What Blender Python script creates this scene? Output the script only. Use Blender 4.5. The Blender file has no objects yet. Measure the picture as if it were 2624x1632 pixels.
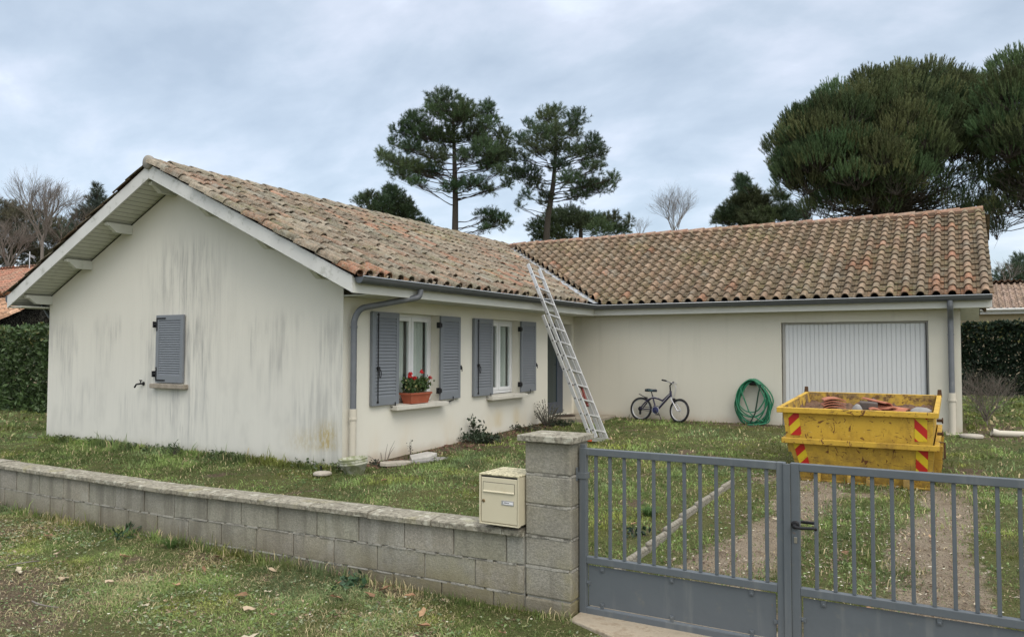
import bpy, bmesh, math, random
import numpy as np
from mathutils import Vector, Matrix
random.seed(7); rng = np.random.default_rng(11)
R = math.radians; PI = math.pi
scene = bpy.context.scene

# ------------------------------------------------------------------ camera
F_PX, CX, CY = 1982.3, 1312.0, 816.0
YAW, PITCH, ROLL = .5205, .0399, .0025
CAM = np.array([7.1021, -7.8528, 1.4218])
_f = np.array([-math.sin(YAW)*math.cos(PITCH), math.cos(YAW)*math.cos(PITCH), math.sin(PITCH)])
_r0 = np.array([math.cos(YAW), math.sin(YAW), 0.]); _u0 = np.cross(_r0, _f)
_r = _r0*math.cos(ROLL)+_u0*math.sin(ROLL); _u = -_r0*math.sin(ROLL)+_u0*math.cos(ROLL)
cd = bpy.data.cameras.new("camera"); cam = bpy.data.objects.new("camera", cd)
scene.collection.objects.link(cam); scene.camera = cam
cam.matrix_world = Matrix(((_r[0], _u[0], -_f[0], CAM[0]), (_r[1], _u[1], -_f[1], CAM[1]), (_r[2], _u[2], -_f[2], CAM[2]), (0, 0, 0, 1)))
cd.sensor_width = 36; cd.lens = 36*F_PX/2624; cd.clip_start = .05; cd.clip_end = 3000

# ------------------------------------------------------------------ sky, sun, exposure
SUN_EL, SUN_AZ = R(50), R(128)      # azimuth measured from +Y clockwise: behind the photographer's right shoulder
w = bpy.data.worlds.new("World"); scene.world = w; w.use_nodes = True
nt = w.node_tree; nt.nodes.clear(); L = nt.links
def wn(t, **k):
    n = nt.nodes.new(t)
    for a, b in k.items(): setattr(n, a, b)
    return n
out = wn('ShaderNodeOutputWorld')
skyt = wn('ShaderNodeTexSky', sky_type='NISHITA', sun_disc=False, sun_elevation=SUN_EL, sun_rotation=SUN_AZ)
bg1 = wn('ShaderNodeBackground'); bg1.inputs[1].default_value = .05; L.new(skyt.outputs[0], bg1.inputs[0])
tc = wn('ShaderNodeTexCoord'); sx = wn('ShaderNodeSeparateXYZ'); L.new(tc.outputs['Generated'], sx.inputs[0])
def wm(op, a, b=None, c=None):
    n = wn('ShaderNodeMath', operation=op)
    for i, v in enumerate((a, b, c)):
        if v is None: continue
        if isinstance(v, (int, float)): n.inputs[i].default_value = v
        else: L.new(v, n.inputs[i])
    return n.outputs[0]
zz = wm('ADD', wm('MAXIMUM', sx.outputs[2], 0.0), .32)
cmb = wn('ShaderNodeCombineXYZ'); L.new(wm('DIVIDE', sx.outputs[0], zz), cmb.inputs[0]); L.new(wm('DIVIDE', sx.outputs[1], zz), cmb.inputs[1])
mp = wn('ShaderNodeMapping'); mp.inputs['Rotation'].default_value = (0, 0, .9); mp.inputs['Scale'].default_value = (1.5, 2.2, 1); mp.inputs['Location'].default_value = (3.3, 1.2, 0)
L.new(cmb.outputs[0], mp.inputs[0])
nz = wn('ShaderNodeTexNoise'); nz.inputs['Scale'].default_value = 1.5; nz.inputs['Detail'].default_value = 6.; nz.inputs['Roughness'].default_value = .54; nz.inputs['Distortion'].default_value = .15
L.new(mp.outputs[0], nz.inputs['Vector'])
cr = wn('ShaderNodeValToRGB'); L.new(nz.outputs[0], cr.inputs[0])
el = cr.color_ramp.elements
el[0].position = .34; el[0].color = (.35, .405, .465, 1); el[1].position = .72; el[1].color = (.74, .785, .86, 1)
e = el.new(.48); e.color = (.435, .49, .55, 1); e = el.new(.60); e.color = (.55, .585, .65, 1)
# an overcast dome is brighter overhead, and towards the hidden sun behind the photographer
up = wm('MULTIPLY', wm('SMOOTHSTEP', sx.outputs[2], .45, .95) if False else wm('MULTIPLY', wm('MAXIMUM', wm('SUBTRACT', sx.outputs[2], .42), 0), 1.7), 1.15)
sd = (math.sin(SUN_AZ), math.cos(SUN_AZ))
bk = wm('MAXIMUM', wm('ADD', wm('MULTIPLY', sx.outputs[0], sd[0]), wm('MULTIPLY', sx.outputs[1], sd[1])), 0)
gain = wm('ADD', wm('ADD', wm('MULTIPLY', bk, .55), wm('MULTIPLY', up, 1.9)), 1.0)
wmx = wn('ShaderNodeMix', data_type='RGBA'); L.new(wm('MINIMUM', wm('MULTIPLY', wm('ADD', up, bk), .9), 1.0), wmx.inputs[0]); L.new(cr.outputs[0], wmx.inputs[6]); wmx.inputs[7].default_value = (.62, .605, .565, 1)
bg2 = wn('ShaderNodeBackground'); L.new(wmx.outputs[2], bg2.inputs[0]); L.new(wm('MULTIPLY', gain, 1.08), bg2.inputs[1])
ad = wn('ShaderNodeAddShader'); L.new(bg1.outputs[0], ad.inputs[0]); L.new(bg2.outputs[0], ad.inputs[1]); L.new(ad.outputs[0], out.inputs[0])
sl = bpy.data.lights.new("sun", 'SUN'); sl.energy = 1.15; sl.angle = R(30); sl.color = (1, .93, .82)
so = bpy.data.objects.new("sun", sl); scene.collection.objects.link(so)
so.rotation_euler = (R(90)-SUN_EL, 0, PI-SUN_AZ)
vs = scene.view_settings; vs.view_transform = 'Standard'; vs.look = 'None'; vs.exposure = 0.10; vs.gamma = 1; vs.use_curve_mapping = False
scene.cycles.max_bounces = 8; scene.cycles.diffuse_bounces = 4; scene.cycles.transparent_max_bounces = 8
scene.cycles.use_denoising = True

# ------------------------------------------------------------------ helpers
def ray(u, v): return _r*(u-CX)/F_PX+_u*(CY-v)/F_PX+_f
def at(u, v, d): return CAM+ray(u, v)*d            # a surveyed point d metres out along the view
def vnoise(x, y, s, seed=0):
    x = np.asarray(x, float)*s+seed*17.3; y = np.asarray(y, float)*s+seed*7.7
    xi = np.floor(x).astype(int); yi = np.floor(y).astype(int); fx = x-xi; fy = y-yi
    fx = fx*fx*(3-2*fx); fy = fy*fy*(3-2*fy)
    def h(a, b):
        n = (a*374761393+b*668265263+seed*1442695) & 0x7fffffff
        n = ((n ^ (n >> 13))*1274126177) & 0x7fffffff
        return ((n ^ (n >> 16)) & 0xffff)/65535.
    return (h(xi, yi)*(1-fx)+h(xi+1, yi)*fx)*(1-fy)+(h(xi, yi+1)*(1-fx)+h(xi+1, yi+1)*fx)*fy
def fbm(x, y, s, seed=0): return (vnoise(x, y, s, seed)*.55+vnoise(x, y, s*2.1, seed+1)*.3+vnoise(x, y, s*4.3, seed+2)*.15)
def zg(x, y): return np.interp(y, [-3.3, -2.9, 0, 7.2, 99], [-.38, -.362, -.185, .022, .03])

class MB:
    def __init__(s): s.v = []; s.f = []; s.sm = []; s.t = []; s.tint = (1, 1, 1)
    def add(s, vs, fs, smooth=False):
        b = len(s.v); s.v += [tuple(map(float, p)) for p in vs]; s.t += [s.tint]*len(vs)
        for f in fs: s.f.append([b+i for i in f]); s.sm.append(smooth)
    def box(s, x0, x1, y0, y1, z0, z1, M=None):
        x0, x1 = sorted((x0, x1)); y0, y1 = sorted((y0, y1)); z0, z1 = sorted((z0, z1))
        vs = [Vector(p) for p in ((x0,y0,z0),(x1,y0,z0),(x1,y1,z0),(x0,y1,z0),(x0,y0,z1),(x1,y0,z1),(x1,y1,z1),(x0,y1,z1))]
        if M is not None: vs = [M @ p for p in vs]
        s.add(vs, [(3,2,1,0),(4,5,6,7),(0,1,5,4),(1,2,6,5),(2,3,7,6),(3,0,4,7)]); return s
    def prism(s, poly, axis, a, b):
        n = len(poly)
        def P(p, h):
            if axis == 'x': return (h, p[0], p[1])
            if axis == 'y': return (p[0], h, p[1])
            return (p[0], p[1], h)
        s.add([P(p, a) for p in poly]+[P(p, b) for p in poly], [list(range(n)), list(range(2*n-1, n-1, -1))]+[(i, i+n, (i+1) % n+n, (i+1) % n) for i in range(n)]); return s
    def tube(s, path, r, n=8, closed=False, cap=True, smooth=True):
        P = [Vector(p) for p in path]; m = len(P); rs = r if hasattr(r, '__len__') else [r]*m
        up = None; rings = []
        for i in range(m):
            a = P[(i-1) % m] if (closed or i > 0) else P[i]; b = P[(i+1) % m] if (closed or i < m-1) else P[i]
            t = (b-a); t = t.normalized() if t.length > 1e-9 else Vector((0, 0, 1))
            if up is None: up = t.orthogonal().normalized()
            up = (up-t*up.dot(t)); up = up.normalized() if up.length > 1e-6 else t.orthogonal().normalized()
            sd_ = t.cross(up); rings.append([P[i]+(up*math.cos(2*PI*k/n)+sd_*math.sin(2*PI*k/n))*rs[i] for k in range(n)])
        vs = [p for g in rings for p in g]; fs = []
        for i in range(m if closed else m-1):
            j = (i+1) % m
            for k in range(n): fs.append((i*n+k, i*n+(k+1) % n, j*n+(k+1) % n, j*n+k))
        s.add(vs, fs, smooth)
        if cap and not closed:
            s.add(rings[0], [list(range(n-1, -1, -1))]); s.add(rings[-1], [list(range(n))])
        return s
    def bar(s, a, b, w, h, up=(0, 0, 1)):
        a = Vector(a); b = Vector(b); t = (b-a).normalized(); up = Vector(up); x = t.cross(up).normalized(); y = x.cross(t).normalized()
        vs = [p+x*i*w/2+y*j*h/2 for p in (a, b) for i, j in ((-1,-1),(1,-1),(1,1),(-1,1))]
        s.add(vs, [(3,2,1,0),(4,5,6,7),(0,1,5,4),(1,2,6,5),(2,3,7,6),(3,0,4,7)]); return s
    def lathe(s, prof, c=(0, 0, 0), n=24, axis='z', smooth=True, sx=1, sy=1):
        vs = []; m = len(prof)
        for r, h in prof:
            for k in range(n):
                a = 2*PI*k/n; p = (r*math.cos(a)*sx, r*math.sin(a)*sy, h)
                if axis == 'y': p = (p[0], h, p[1])
                if axis == 'x': p = (h, p[0], p[1])
                vs.append((p[0]+c[0], p[1]+c[1], p[2]+c[2]))
        fs = [(i*n+k, i*n+(k+1) % n, (i+1)*n+(k+1) % n, (i+1)*n+k) for i in range(m-1) for k in range(n)]
        s.add(vs, fs, smooth)
        if prof[0][0] > 1e-5: s.add(vs[:n], [list(range(n-1, -1, -1))])
        if prof[-1][0] > 1e-5: s.add(vs[-n:], [list(range(n))])
        return s
    def blob(s, c, r, seed=0, amp=.25, n=12):
        rr = random.Random(seed); vs = []; fs = []; ph = [rr.random()*6 for _ in range(6)]
        for i in range(n//2+1):
            th = PI*i/(n//2)
            for k in range(n):
                a = 2*PI*k/n; d = 1+amp*(math.sin(2*a+ph[0])*math.sin(th*2+ph[1])+.6*math.sin(3*a+ph[2])*math.sin(3*th+ph[3]))*math.sin(th)
                vs.append((c[0]+r[0]*d*math.sin(th)*math.cos(a), c[1]+r[1]*d*math.sin(th)*math.sin(a), c[2]+r[2]*d*math.cos(th)))
        for i in range(n//2):
            for k in range(n): fs.append((i*n+k, (i+1)*n+k, (i+1)*n+(k+1) % n, i*n+(k+1) % n))
        s.add(vs, fs, True); return s
    def mesh(s, name):
        me = bpy.data.meshes.new(name); me.from_pydata(s.v, [], s.f); me.polygons.foreach_set('use_smooth', s.sm)
        if any(t != (1, 1, 1) for t in s.t):
            ca = me.color_attributes.new('tint', 'FLOAT_COLOR', 'POINT'); ca.data.foreach_set('color', np.array([(*t, 1) for t in s.t], np.float32).ravel())
        me.update(); return me
def link(o): scene.collection.objects.link(o); return o
def props(o, label=None, cat=None, group=None, kind=None):
    if label: o['label'] = label
    if cat: o['category'] = cat
    if group: o['group'] = group
    if kind: o['kind'] = kind
    return o
def thing(name, loc, label, cat, group=None, rz=0):
    o = link(bpy.data.objects.new(name, None)); o.location = loc; o.rotation_euler = (0, 0, rz); o.empty_display_size = .2
    bpy.context.view_layer.update(); return props(o, label, cat, group)
def put(name, mb, m, parent=None, world=False, bevel=0, label=None):
    me = mb.mesh(name) if isinstance(mb, MB) else mb
    o = link(bpy.data.objects.new(name, me)); me.materials.append(m)
    if parent is not None:
        o.parent = parent
        if world:
            w_ = Vector((0, 0, 0)); p = parent
            while p is not None: w_ += p.location; p = p.parent
            o.location = -w_
    if bevel:
        b = o.modifiers.new('bevel', 'BEVEL'); b.width = bevel; b.segments = 2; b.limit_method = 'ANGLE'
    if label: o['label'] = label
    return o
def np_mesh(name, V, F, tint=None, smooth=False):
    me = bpy.data.meshes.new(name); k = F.shape[1]
    me.vertices.add(len(V)); me.vertices.foreach_set('co', np.ascontiguousarray(V, np.float32).ravel())
    me.loops.add(F.size); me.loops.foreach_set('vertex_index', np.ascontiguousarray(F, np.int32).ravel())
    me.polygons.add(len(F)); me.polygons.foreach_set('loop_start', np.arange(0, F.size, k, dtype=np.int32))
    me.polygons.foreach_set('use_smooth', np.full(len(F), smooth))
    if tint is not None:
        ca = me.color_attributes.new('tint', 'FLOAT_COLOR', 'POINT')
        T = np.ones((len(V), 4), np.float32); T[:, :3] = tint; ca.data.foreach_set('color', T.ravel())
    me.update(calc_edges=True); return me
def copy_thing(root, loc, rz, label, group=None, scale=None):
    r = link(root.copy()); r.location = loc; r.rotation_euler = (0, 0, rz); r['label'] = label
    if scale: r.scale = scale
    if group: r['group'] = group
    for ch in list(root.children):
        c = link(ch.copy()); c.parent = r
        for g in list(ch.children):
            d = link(g.copy()); d.parent = c
    return r

# ------------------------------------------------------------------ materials
class MT:
    def __init__(s, name, rough=.8, spec=.3, metal=0.):
        s.m = bpy.data.materials.new(name); s.m.use_nodes = True; s.t = s.m.node_tree; s.b = s.t.nodes['Principled BSDF']
        s.b.inputs['Roughness'].default_value = rough; s.b.inputs['Specular IOR Level'].default_value = spec; s.b.inputs['Metallic'].default_value = metal
        s.co = s.t.nodes.new('ShaderNodeTexCoord').outputs['Object']
    def n(s, t, **k):
        n = s.t.nodes.new(t)
        for a, b in k.items(): setattr(n, a, b)
        return n
    def set(s, sock, v):
        if hasattr(v, 'links') or isinstance(v, bpy.types.NodeSocket): s.t.links.new(v, sock)
        elif isinstance(v, (tuple, list)) and len(v) == 3 and sock.type == 'RGBA': sock.default_value = (*v, 1)
        else: sock.default_value = v
    def map(s, scale=(1, 1, 1), loc=(0, 0, 0), rot=(0, 0, 0)):
        n = s.n('ShaderNodeMapping'); n.inputs['Scale'].default_value = scale; n.inputs['Location'].default_value = loc; n.inputs['Rotation'].default_value = rot
        s.t.links.new(s.co, n.inputs[0]); return n.outputs[0]
    def noise(s, scale, detail=4, rough=.55, vec=None, dist=0):
        n = s.n('ShaderNodeTexNoise'); n.inputs['Scale'].default_value = scale; n.inputs['Detail'].default_value = detail; n.inputs['Roughness'].default_value = rough; n.inputs['Distortion'].default_value = dist
        s.t.links.new(vec or s.co, n.inputs['Vector']); return n.outputs[0]
    def vor(s, scale, feat='F1', vec=None):
        n = s.n('ShaderNodeTexVoronoi', feature=feat); n.inputs['Scale'].default_value = scale; s.t.links.new(vec or s.co, n.inputs['Vector']); return n
    def math(s, op, a, b=0., c=0., clamp=False):
        n = s.n('ShaderNodeMath', operation=op, use_clamp=clamp)
        for i, v in enumerate((a, b, c)):
            s.set(n.inputs[i], v)
        return n.outputs[0]
    def ramp(s, f, *st):
        n = s.n('ShaderNodeMapRange', interpolation_type='SMOOTHSTEP'); s.t.links.new(f, n.inputs['Value'])
        for k, v in zip(('From Min', 'From Max', 'To Min', 'To Max'), st): s.set(n.inputs[k], v)
        return n.outputs[0]
    def mix(s, f, a, b, mode='MIX'):
        n = s.n('ShaderNodeMix', data_type='RGBA', blend_type=mode); s.set(n.inputs[0], f); s.set(n.inputs[6], a); s.set(n.inputs[7], b); return n.outputs[2]
    def xyz(s):
        n = s.n('ShaderNodeSeparateXYZ'); s.t.links.new(s.co, n.inputs[0]); return n.outputs
    def tint(s):
        return s.n('ShaderNodeAttribute', attribute_name='tint').outputs['Color']
    def col(s, c): s.set(s.b.inputs['Base Color'], c); return s
    def bump(s, h, strength=.3, dist=.01):
        n = s.n('ShaderNodeBump'); n.inputs['Strength'].default_value = strength; n.inputs['Distance'].default_value = dist
        s.t.links.new(h, n.inputs['Height']); s.t.links.new(n.outputs[0], s.b.inputs['Normal']); return s
def simple(name, c, rough=.7, var=.12, scale=8, metal=0, spec=.3, bump=0, bscale=60, bd=.003, dirt=None, dscale=3, dth=.55, damt=.6):
    M = MT(name, rough, spec, metal); n = M.noise(scale, 5)
    c2 = tuple(x*(1-var*2) for x in c); c1 = tuple(min(1, x*(1+var)) for x in c)
    cc = M.mix(n, c2, c1)
    if dirt: cc = M.mix(M.math('MULTIPLY', M.ramp(M.noise(dscale, 8, .7), dth, dth+.15, 0., 1.), damt), cc, dirt)
    M.col(cc)
    if bump: M.bump(M.noise(bscale, 3), bump, bd)
    return M.m
def gauss(M, x, c, wd):
    return M.math('POWER', 2.718, M.math('MULTIPLY', M.math('POWER', M.math('DIVIDE', M.math('SUBTRACT', x, c), wd), 2.), -1.))

def m_render(name, base, kind):
    M = MT(name, .92, .15); x, y, z = M.xyz()
    big = M.noise(.9, 5, .6); c = M.mix(big, tuple(v*.93 for v in base), tuple(min(1, v*1.05) for v in base))
    c = M.mix(M.ramp(M.noise(90, 2), .3, .7, 0., .10), c, (.35, .34, .30))
    if kind == 'gable':
        # black-grey algae run-down below the apex and either side of the small window
        st = M.noise(1, 5, .62, M.map((6.5, 1, .75)), .4); fine = M.noise(1, 5, .65, M.map((26, 1, 1.3)))
        s1 = M.ramp(M.math('ADD', M.math('MULTIPLY', st, .6), M.math('MULTIPLY', fine, .4)), .40, .68, 0., 1.)
        env = M.math('MULTIPLY', gauss(M, x, -3.2, .75), M.math('MULTIPLY', M.ramp(z, 1.9, 2.35, .5, 1.), M.ramp(z, 2.75, 3.35, 1., 0.)))
        env2 = M.math('MULTIPLY', M.ramp(M.noise(1, 3, .5, M.map((1.5, 1, .5), (2.2, 0, 0))), .44, .58, .12, 1.), M.math('MULTIPLY', M.ramp(z, 1.65, 2.1, 1., 0.), M.ramp(z, -.15, .35, .25, 1.)))
        k = M.math('ADD', env, M.math('MULTIPLY', env2, .75), clamp=True)
        c = M.mix(M.math('MULTIPLY', M.math('MULTIPLY', s1, k), .85), c, (.24, .238, .235))
        drk = M.ramp(M.noise(1, 3, .5, M.map((24, 1, 1.1), (9, 0, 4))), .66, .74, 0., 1.)
        c = M.mix(M.math('MULTIPLY', M.math('MULTIPLY', drk, k), .7), c, (.12, .12, .13))
        wash = M.math('MULTIPLY', M.ramp(z, .4, 1.9, 1., 0.), .35); c = M.mix(wash, c, (.66, .665, .64)); c = M.mix(M.math('MULTIPLY', M.ramp(M.noise(1, 4, .6, M.map((1.3, 1, .8), (6, 0, 1))), .50, .70, 0., .40), M.ramp(z, .3, 1.6, 1., .1)), c, (.42, .415, .39))
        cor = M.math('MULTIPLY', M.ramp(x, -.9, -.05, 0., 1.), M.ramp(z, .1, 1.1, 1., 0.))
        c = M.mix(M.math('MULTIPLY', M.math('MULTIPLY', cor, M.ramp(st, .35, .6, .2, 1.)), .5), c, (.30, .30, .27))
        och = M.math('MULTIPLY', gauss(M, x, -.27, .17), M.math('MULTIPLY', M.ramp(z, .02, .12, 0., 1.), M.ramp(z, .25, .55, 1., 0.)))
        och2 = M.math('MULTIPLY', gauss(M, x, -.65, .3), M.math('MULTIPLY', M.ramp(z, -.05, .1, 0., 1.), M.ramp(z, .2, .4, 1., 0.)))
        oo = M.math('MULTIPLY', M.math('ADD', och, M.math('MULTIPLY', och2, .45)), M.ramp(M.noise(1, 6, .75, M.map((22, 1, 9))), .38, .62, .15, 1.), clamp=True)
        c = M.mix(M.math('MULTIPLY', oo, .8), c, (.40, .30, .09))
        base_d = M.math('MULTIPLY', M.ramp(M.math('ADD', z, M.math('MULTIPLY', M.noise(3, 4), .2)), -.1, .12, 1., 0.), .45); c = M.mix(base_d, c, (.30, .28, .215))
    if kind == 'window':
        g2 = M.math('MULTIPLY', M.ramp(M.noise(1, 5, .6, M.map((1, 1.3, .5), (0, 3, 0))), .45, .75, 0., 1.), M.ramp(z, .0, .5, 1., 0.))
        c = M.mix(M.math('MULTIPLY', g2, .35), c, (.62, .48, .28))
        och = M.math('MULTIPLY', M.math('ADD', gauss(M, y, 4.05, .16), gauss(M, y, 4.7, .12)), M.math('MULTIPLY', M.ramp(z, -.02, .1, 0., 1.), M.ramp(z, .2, .45, 1., 0.)))
        c = M.mix(M.math('MULTIPLY', M.math('MULTIPLY', och, M.noise(1, 4, .6, M.map((1, 22, 5)))), .7), c, (.55, .40, .14))
        ba = M.math('MULTIPLY', M.ramp(M.math('ADD', z, M.math('MULTIPLY', M.noise(4, 4), .16)), -.08, .1, 1., 0.), .55); c = M.mix(ba, c, (.42, .32, .22))
        cor = M.math('MULTIPLY', M.ramp(y, .0, .12, 1., 0.), M.math('MULTIPLY', M.ramp(z, 0., 1.2, 1., .2), .45)); c = M.mix(M.math('MULTIPLY', cor, M.noise(6, 5)), c, (.25, .25, .22))
    if kind == 'garage':
        st = M.ramp(M.noise(1, 4, .6, M.map((9, 1, .4))), .5, .8, 0., .3); c = M.mix(M.math('MULTIPLY', st, M.ramp(z, .3, 2., .4, 1.)), c, (.40, .39, .33))
        ba = M.math('MULTIPLY', M.ramp(M.math('ADD', z, M.math('MULTIPLY', M.noise(4, 4), .2)), .04, .30, 1., 0.), .6); c = M.mix(ba, c, (.40, .30, .21))
        sc = M.ramp(M.noise(1, 3, .5, M.map((30, 1, 60))), .70, .74, 0., .35); c = M.mix(M.math('MULTIPLY', sc, M.ramp(z, .2, .9, 1., 0.)), c, (.22, .21, .19))
    M.col(c); h = M.math('ADD', M.noise(140, 3, .6), M.math('MULTIPLY', M.noise(18, 3), .35)); M.bump(h, .55, .006); return M.m

def m_tile(name, moss=.5, lich=.5, dark=1.):
    M = MT(name, .93, .12); t = M.tint()
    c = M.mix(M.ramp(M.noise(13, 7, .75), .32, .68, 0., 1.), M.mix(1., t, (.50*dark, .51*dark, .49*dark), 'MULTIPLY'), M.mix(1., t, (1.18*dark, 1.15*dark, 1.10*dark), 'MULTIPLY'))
    sp = M.ramp(M.noise(38, 5, .7), .50, .60, 0., 1.); c = M.mix(M.math('MULTIPLY', sp, .45*lich), c, (.34, .325, .27))
    sp2 = M.ramp(M.noise(21, 6, .75), .55, .66, 0., 1.); c = M.mix(M.math('MULTIPLY', sp2, .72), c, (.07, .060, .048))
    big = M.ramp(M.noise(1.1, 5, .6), .48, .72, 0., 1.); c = M.mix(M.math('MULTIPLY', M.math('MULTIPLY', big, M.ramp(M.noise(16, 5), .40, .62, 0., 1.)), .72*moss), c, (.15, .155, .055))
    b3 = M.ramp(M.noise(2.3, 4, .6, M.map((1, 1, 1), (5, 3, 1))), .55, .7, 0., .5*lich); c = M.mix(b3, c, (.27, .27, .235))
    wh = M.ramp(M.noise(27, 3, .5, M.map((1, 1, 1), (7, 7, 7))), .72, .76, 0., .7*lich); c = M.mix(wh, c, (.55, .54, .47))
    M.col(c); M.bump(M.math('ADD', M.noise(70, 4, .7), M.noise(20, 3)), .9, .012); return M.m

def m_block(name, base, green=.5):
    M = MT(name, .95, .1); x, y, z = M.xyz()
    c = M.mix(M.noise(2.2, 5, .6), tuple(v*.72 for v in base), tuple(v*1.18 for v in base)); c = M.mix(1., c, M.tint(), 'MULTIPLY')
    c = M.mix(M.ramp(M.noise(75, 3, .6), .35, .68, .38, 0.), c, (.10, .098, .09))
    c = M.mix(M.ramp(M.vor(60).outputs[0], .05, .22, .22, 0.), c, (.08, .08, .075))
    st = M.ramp(M.noise(1, 5, .6, M.map((6, 6, .7))), .46, .66, 0., .62); c = M.mix(st, c, (.155, .145, .125))
    pale = M.ramp(M.noise(1, 5, .6, M.map((4, 4, 1.6), (3, 1, 5))), .60, .72, 0., .32); c = M.mix(pale, c, (.44, .43, .39))
    gr = M.math('MULTIPLY', M.ramp(M.noise(2.4, 5, .6, M.map((1, 1, 1), (4, 0, 2))), .36, .60, 0., green), M.math('MULTIPLY', M.ramp(z, -.38, .1, 1., .15), M.ramp(x, 1.5, 4.2, .25, 1.)))
    c = M.mix(gr, c, (.27, .24, .10)); fo = M.math('MULTIPLY', M.ramp(M.math('ADD', z, M.math('MULTIPLY', M.noise(6, 5), .25)), -.36, .05, .8, 0.), 1.); c = M.mix(fo, c, (.15, .125, .085))
    M.col(c); M.bump(M.math('ADD', M.noise(110, 3, .7), M.math('MULTIPLY', M.noise(28, 3), .6)), .8, .008); return M.m

def m_cap(name):
    M = MT(name, .95, .1)
    c = M.mix(M.noise(5, 6, .65), (.17, .155, .12), (.40, .375, .31))
    c = M.mix(M.ramp(M.noise(30, 6, .75), .45, .60, 0., .75), c, (.11, .10, .08))
    c = M.mix(M.ramp(M.noise(14, 5, .6, M.map((1, 1, 1), (3, 3, 3))), .54, .66, 0., .6), c, (.52, .51, .43))
    c = M.mix(M.ramp(M.noise(4, 5, .6, M.map((1, 1, 1), (9, 1, 3))), .55, .7, 0., .35), c, (.33, .30, .15))
    M.col(c); M.bump(M.noise(60, 5, .7), .7, .008); return M.m

def m_tint(name, rough=.85, spec=.2, nscale=30, lo=.75, hi=1.15, trans=0., bump=0.):
    M = MT(name, rough, spec); t = M.tint(); c = M.mix(M.noise(nscale, 4), M.mix(1., t, (lo,)*3, 'MULTIPLY'), M.mix(1., t, (hi,)*3, 'MULTIPLY')); M.col(c)
    if trans:
        tr = M.n('ShaderNodeBsdfTranslucent'); M.t.links.new(c, tr.inputs[0]); mx = M.n('ShaderNodeMixShader'); mx.inputs[0].default_value = trans
        M.t.links.new(M.b.outputs[0], mx.inputs[1]); M.t.links.new(tr.outputs[0], mx.inputs[2]); M.t.links.new(mx.outputs[0], M.t.nodes['Material Output'].inputs[0])
    if bump: M.bump(M.noise(60, 3), bump, .004)
    return M.m

def m_yellow(name):
    M = MT(name, .5, .35); x, y, z = M.xyz()
    c = M.mix(M.noise(2.5, 5, .6), (.46, .28, .028), (.58, .37, .045))
    c = M.mix(M.ramp(M.noise(1, 6, .7, M.map((5, 5, 2.2))), .46, .72, 0., .75), c, (.26, .145, .025)); c = M.mix(M.math('MULTIPLY', M.ramp(M.math('ADD', z, M.math('MULTIPLY', M.noise(5, 5, .65), .5)), .05, .8, .85, 0.), M.ramp(M.noise(11, 5, .7), .3, .6, .3, 1.)), c, (.13, .085, .03))
    ru = M.ramp(M.noise(1, 5, .62, M.map((8, 8, 4.5), (1.3, 0, .4)), 2.2), .614, .630, 0., 1.); c = M.mix(M.math('MULTIPLY', ru, .9), c, (.10, .03, .012))
    ru2 = M.ramp(M.noise(1, 4, .5, M.map((6, 6, 26), (4, 2, 9)), 2.5), .640, .655, 0., .8); c = M.mix(ru2, c, (.07, .028, .015))
    pl = M.ramp(M.noise(30, 4, .7), .62, .72, 0., .25); c = M.mix(pl, c, (.75, .62, .28))
    M.col(c); M.set(M.b.inputs['Roughness'], M.math('ADD', .42, M.math('MULTIPLY', M.noise(9, 4), .3))); M.bump(M.noise(7, 3), .25, .02); return M.m
def m_inner(name):
    M = MT(name, .75, .2); c = M.mix(M.ramp(M.noise(4, 6, .7), .40, .62, 0., 1.), (.50, .32, .05), (.20, .135, .06)); c = M.mix(M.ramp(M.noise(11, 6, .75), .50, .60, 0., .9), c, (.10, .05, .03)); M.col(c); M.bump(M.noise(20, 4), .4, .01); return M.m
def m_chev(name, sgn, ph):
    M = MT(name, .45, .4); x, y, z = M.xyz(); q = M.math('FRACT', M.math('ADD', M.math('DIVIDE', M.math('SUBTRACT', z, M.math('MULTIPLY', x, sgn)), .22), ph))
    c = M.mix(M.ramp(q, .495, .505, 0., 1.), (.42, .018, .012), (.58, .42, .02)); c = M.mix(M.ramp(M.noise(14, 5, .7), .58, .72, 0., .45), c, (.22, .10, .02)); M.col(c); return M.m

mt = {}
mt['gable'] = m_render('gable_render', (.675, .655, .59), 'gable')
mt['wwall'] = m_render('window_wall_render', (.72, .695, .615), 'window')
mt['gwall'] = m_render('garage_wall_render', (.595, .57, .492), 'garage')  # base darker than the other walls, to paint in the eaves' shade
mt['inside'] = simple('room_plaster', (.35, .34, .32))
mt['tileL'] = m_tile('old_canal_tile', .8, 1.15)
mt['tileR'] = m_tile('roman_tile', .8, .7)
mt['tileN'] = m_tile('neighbour_tile', .1, .35)
mt['ridge'] = m_tile('ridge_tile_clay', .5, 1.3)
mt['mortar'] = simple('mortar', (.30, .28, .25), .95, .2, 12, bump=.5)
mt['white'] = simple('painted_board', (.60, .60, .585), .6, .06, 4, dirt=(.27, .28, .235), dscale=7, dth=.54, damt=.55, bump=.15, bscale=40)
mt['fascia'] = simple('fascia_paint', (.62, .62, .58), .6, .06, 3, dirt=(.35, .35, .32), dscale=5, dth=.6, damt=.3)
mt['soffit'] = simple('soffit_board', (.58, .585, .53), .6, .06, 5, dirt=(.33, .35, .28), dscale=4, dth=.52, damt=.4)
mt['zinc'] = simple('dark_zinc', (.13, .14, .155), .42, .12, 9, metal=.55, spec=.5)
mt['zincp'] = simple('grey_pipe', (.16, .17, .19), .5, .12, 9, metal=.2, spec=.4, dirt=(.25, .25, .25), dscale=6)
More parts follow.
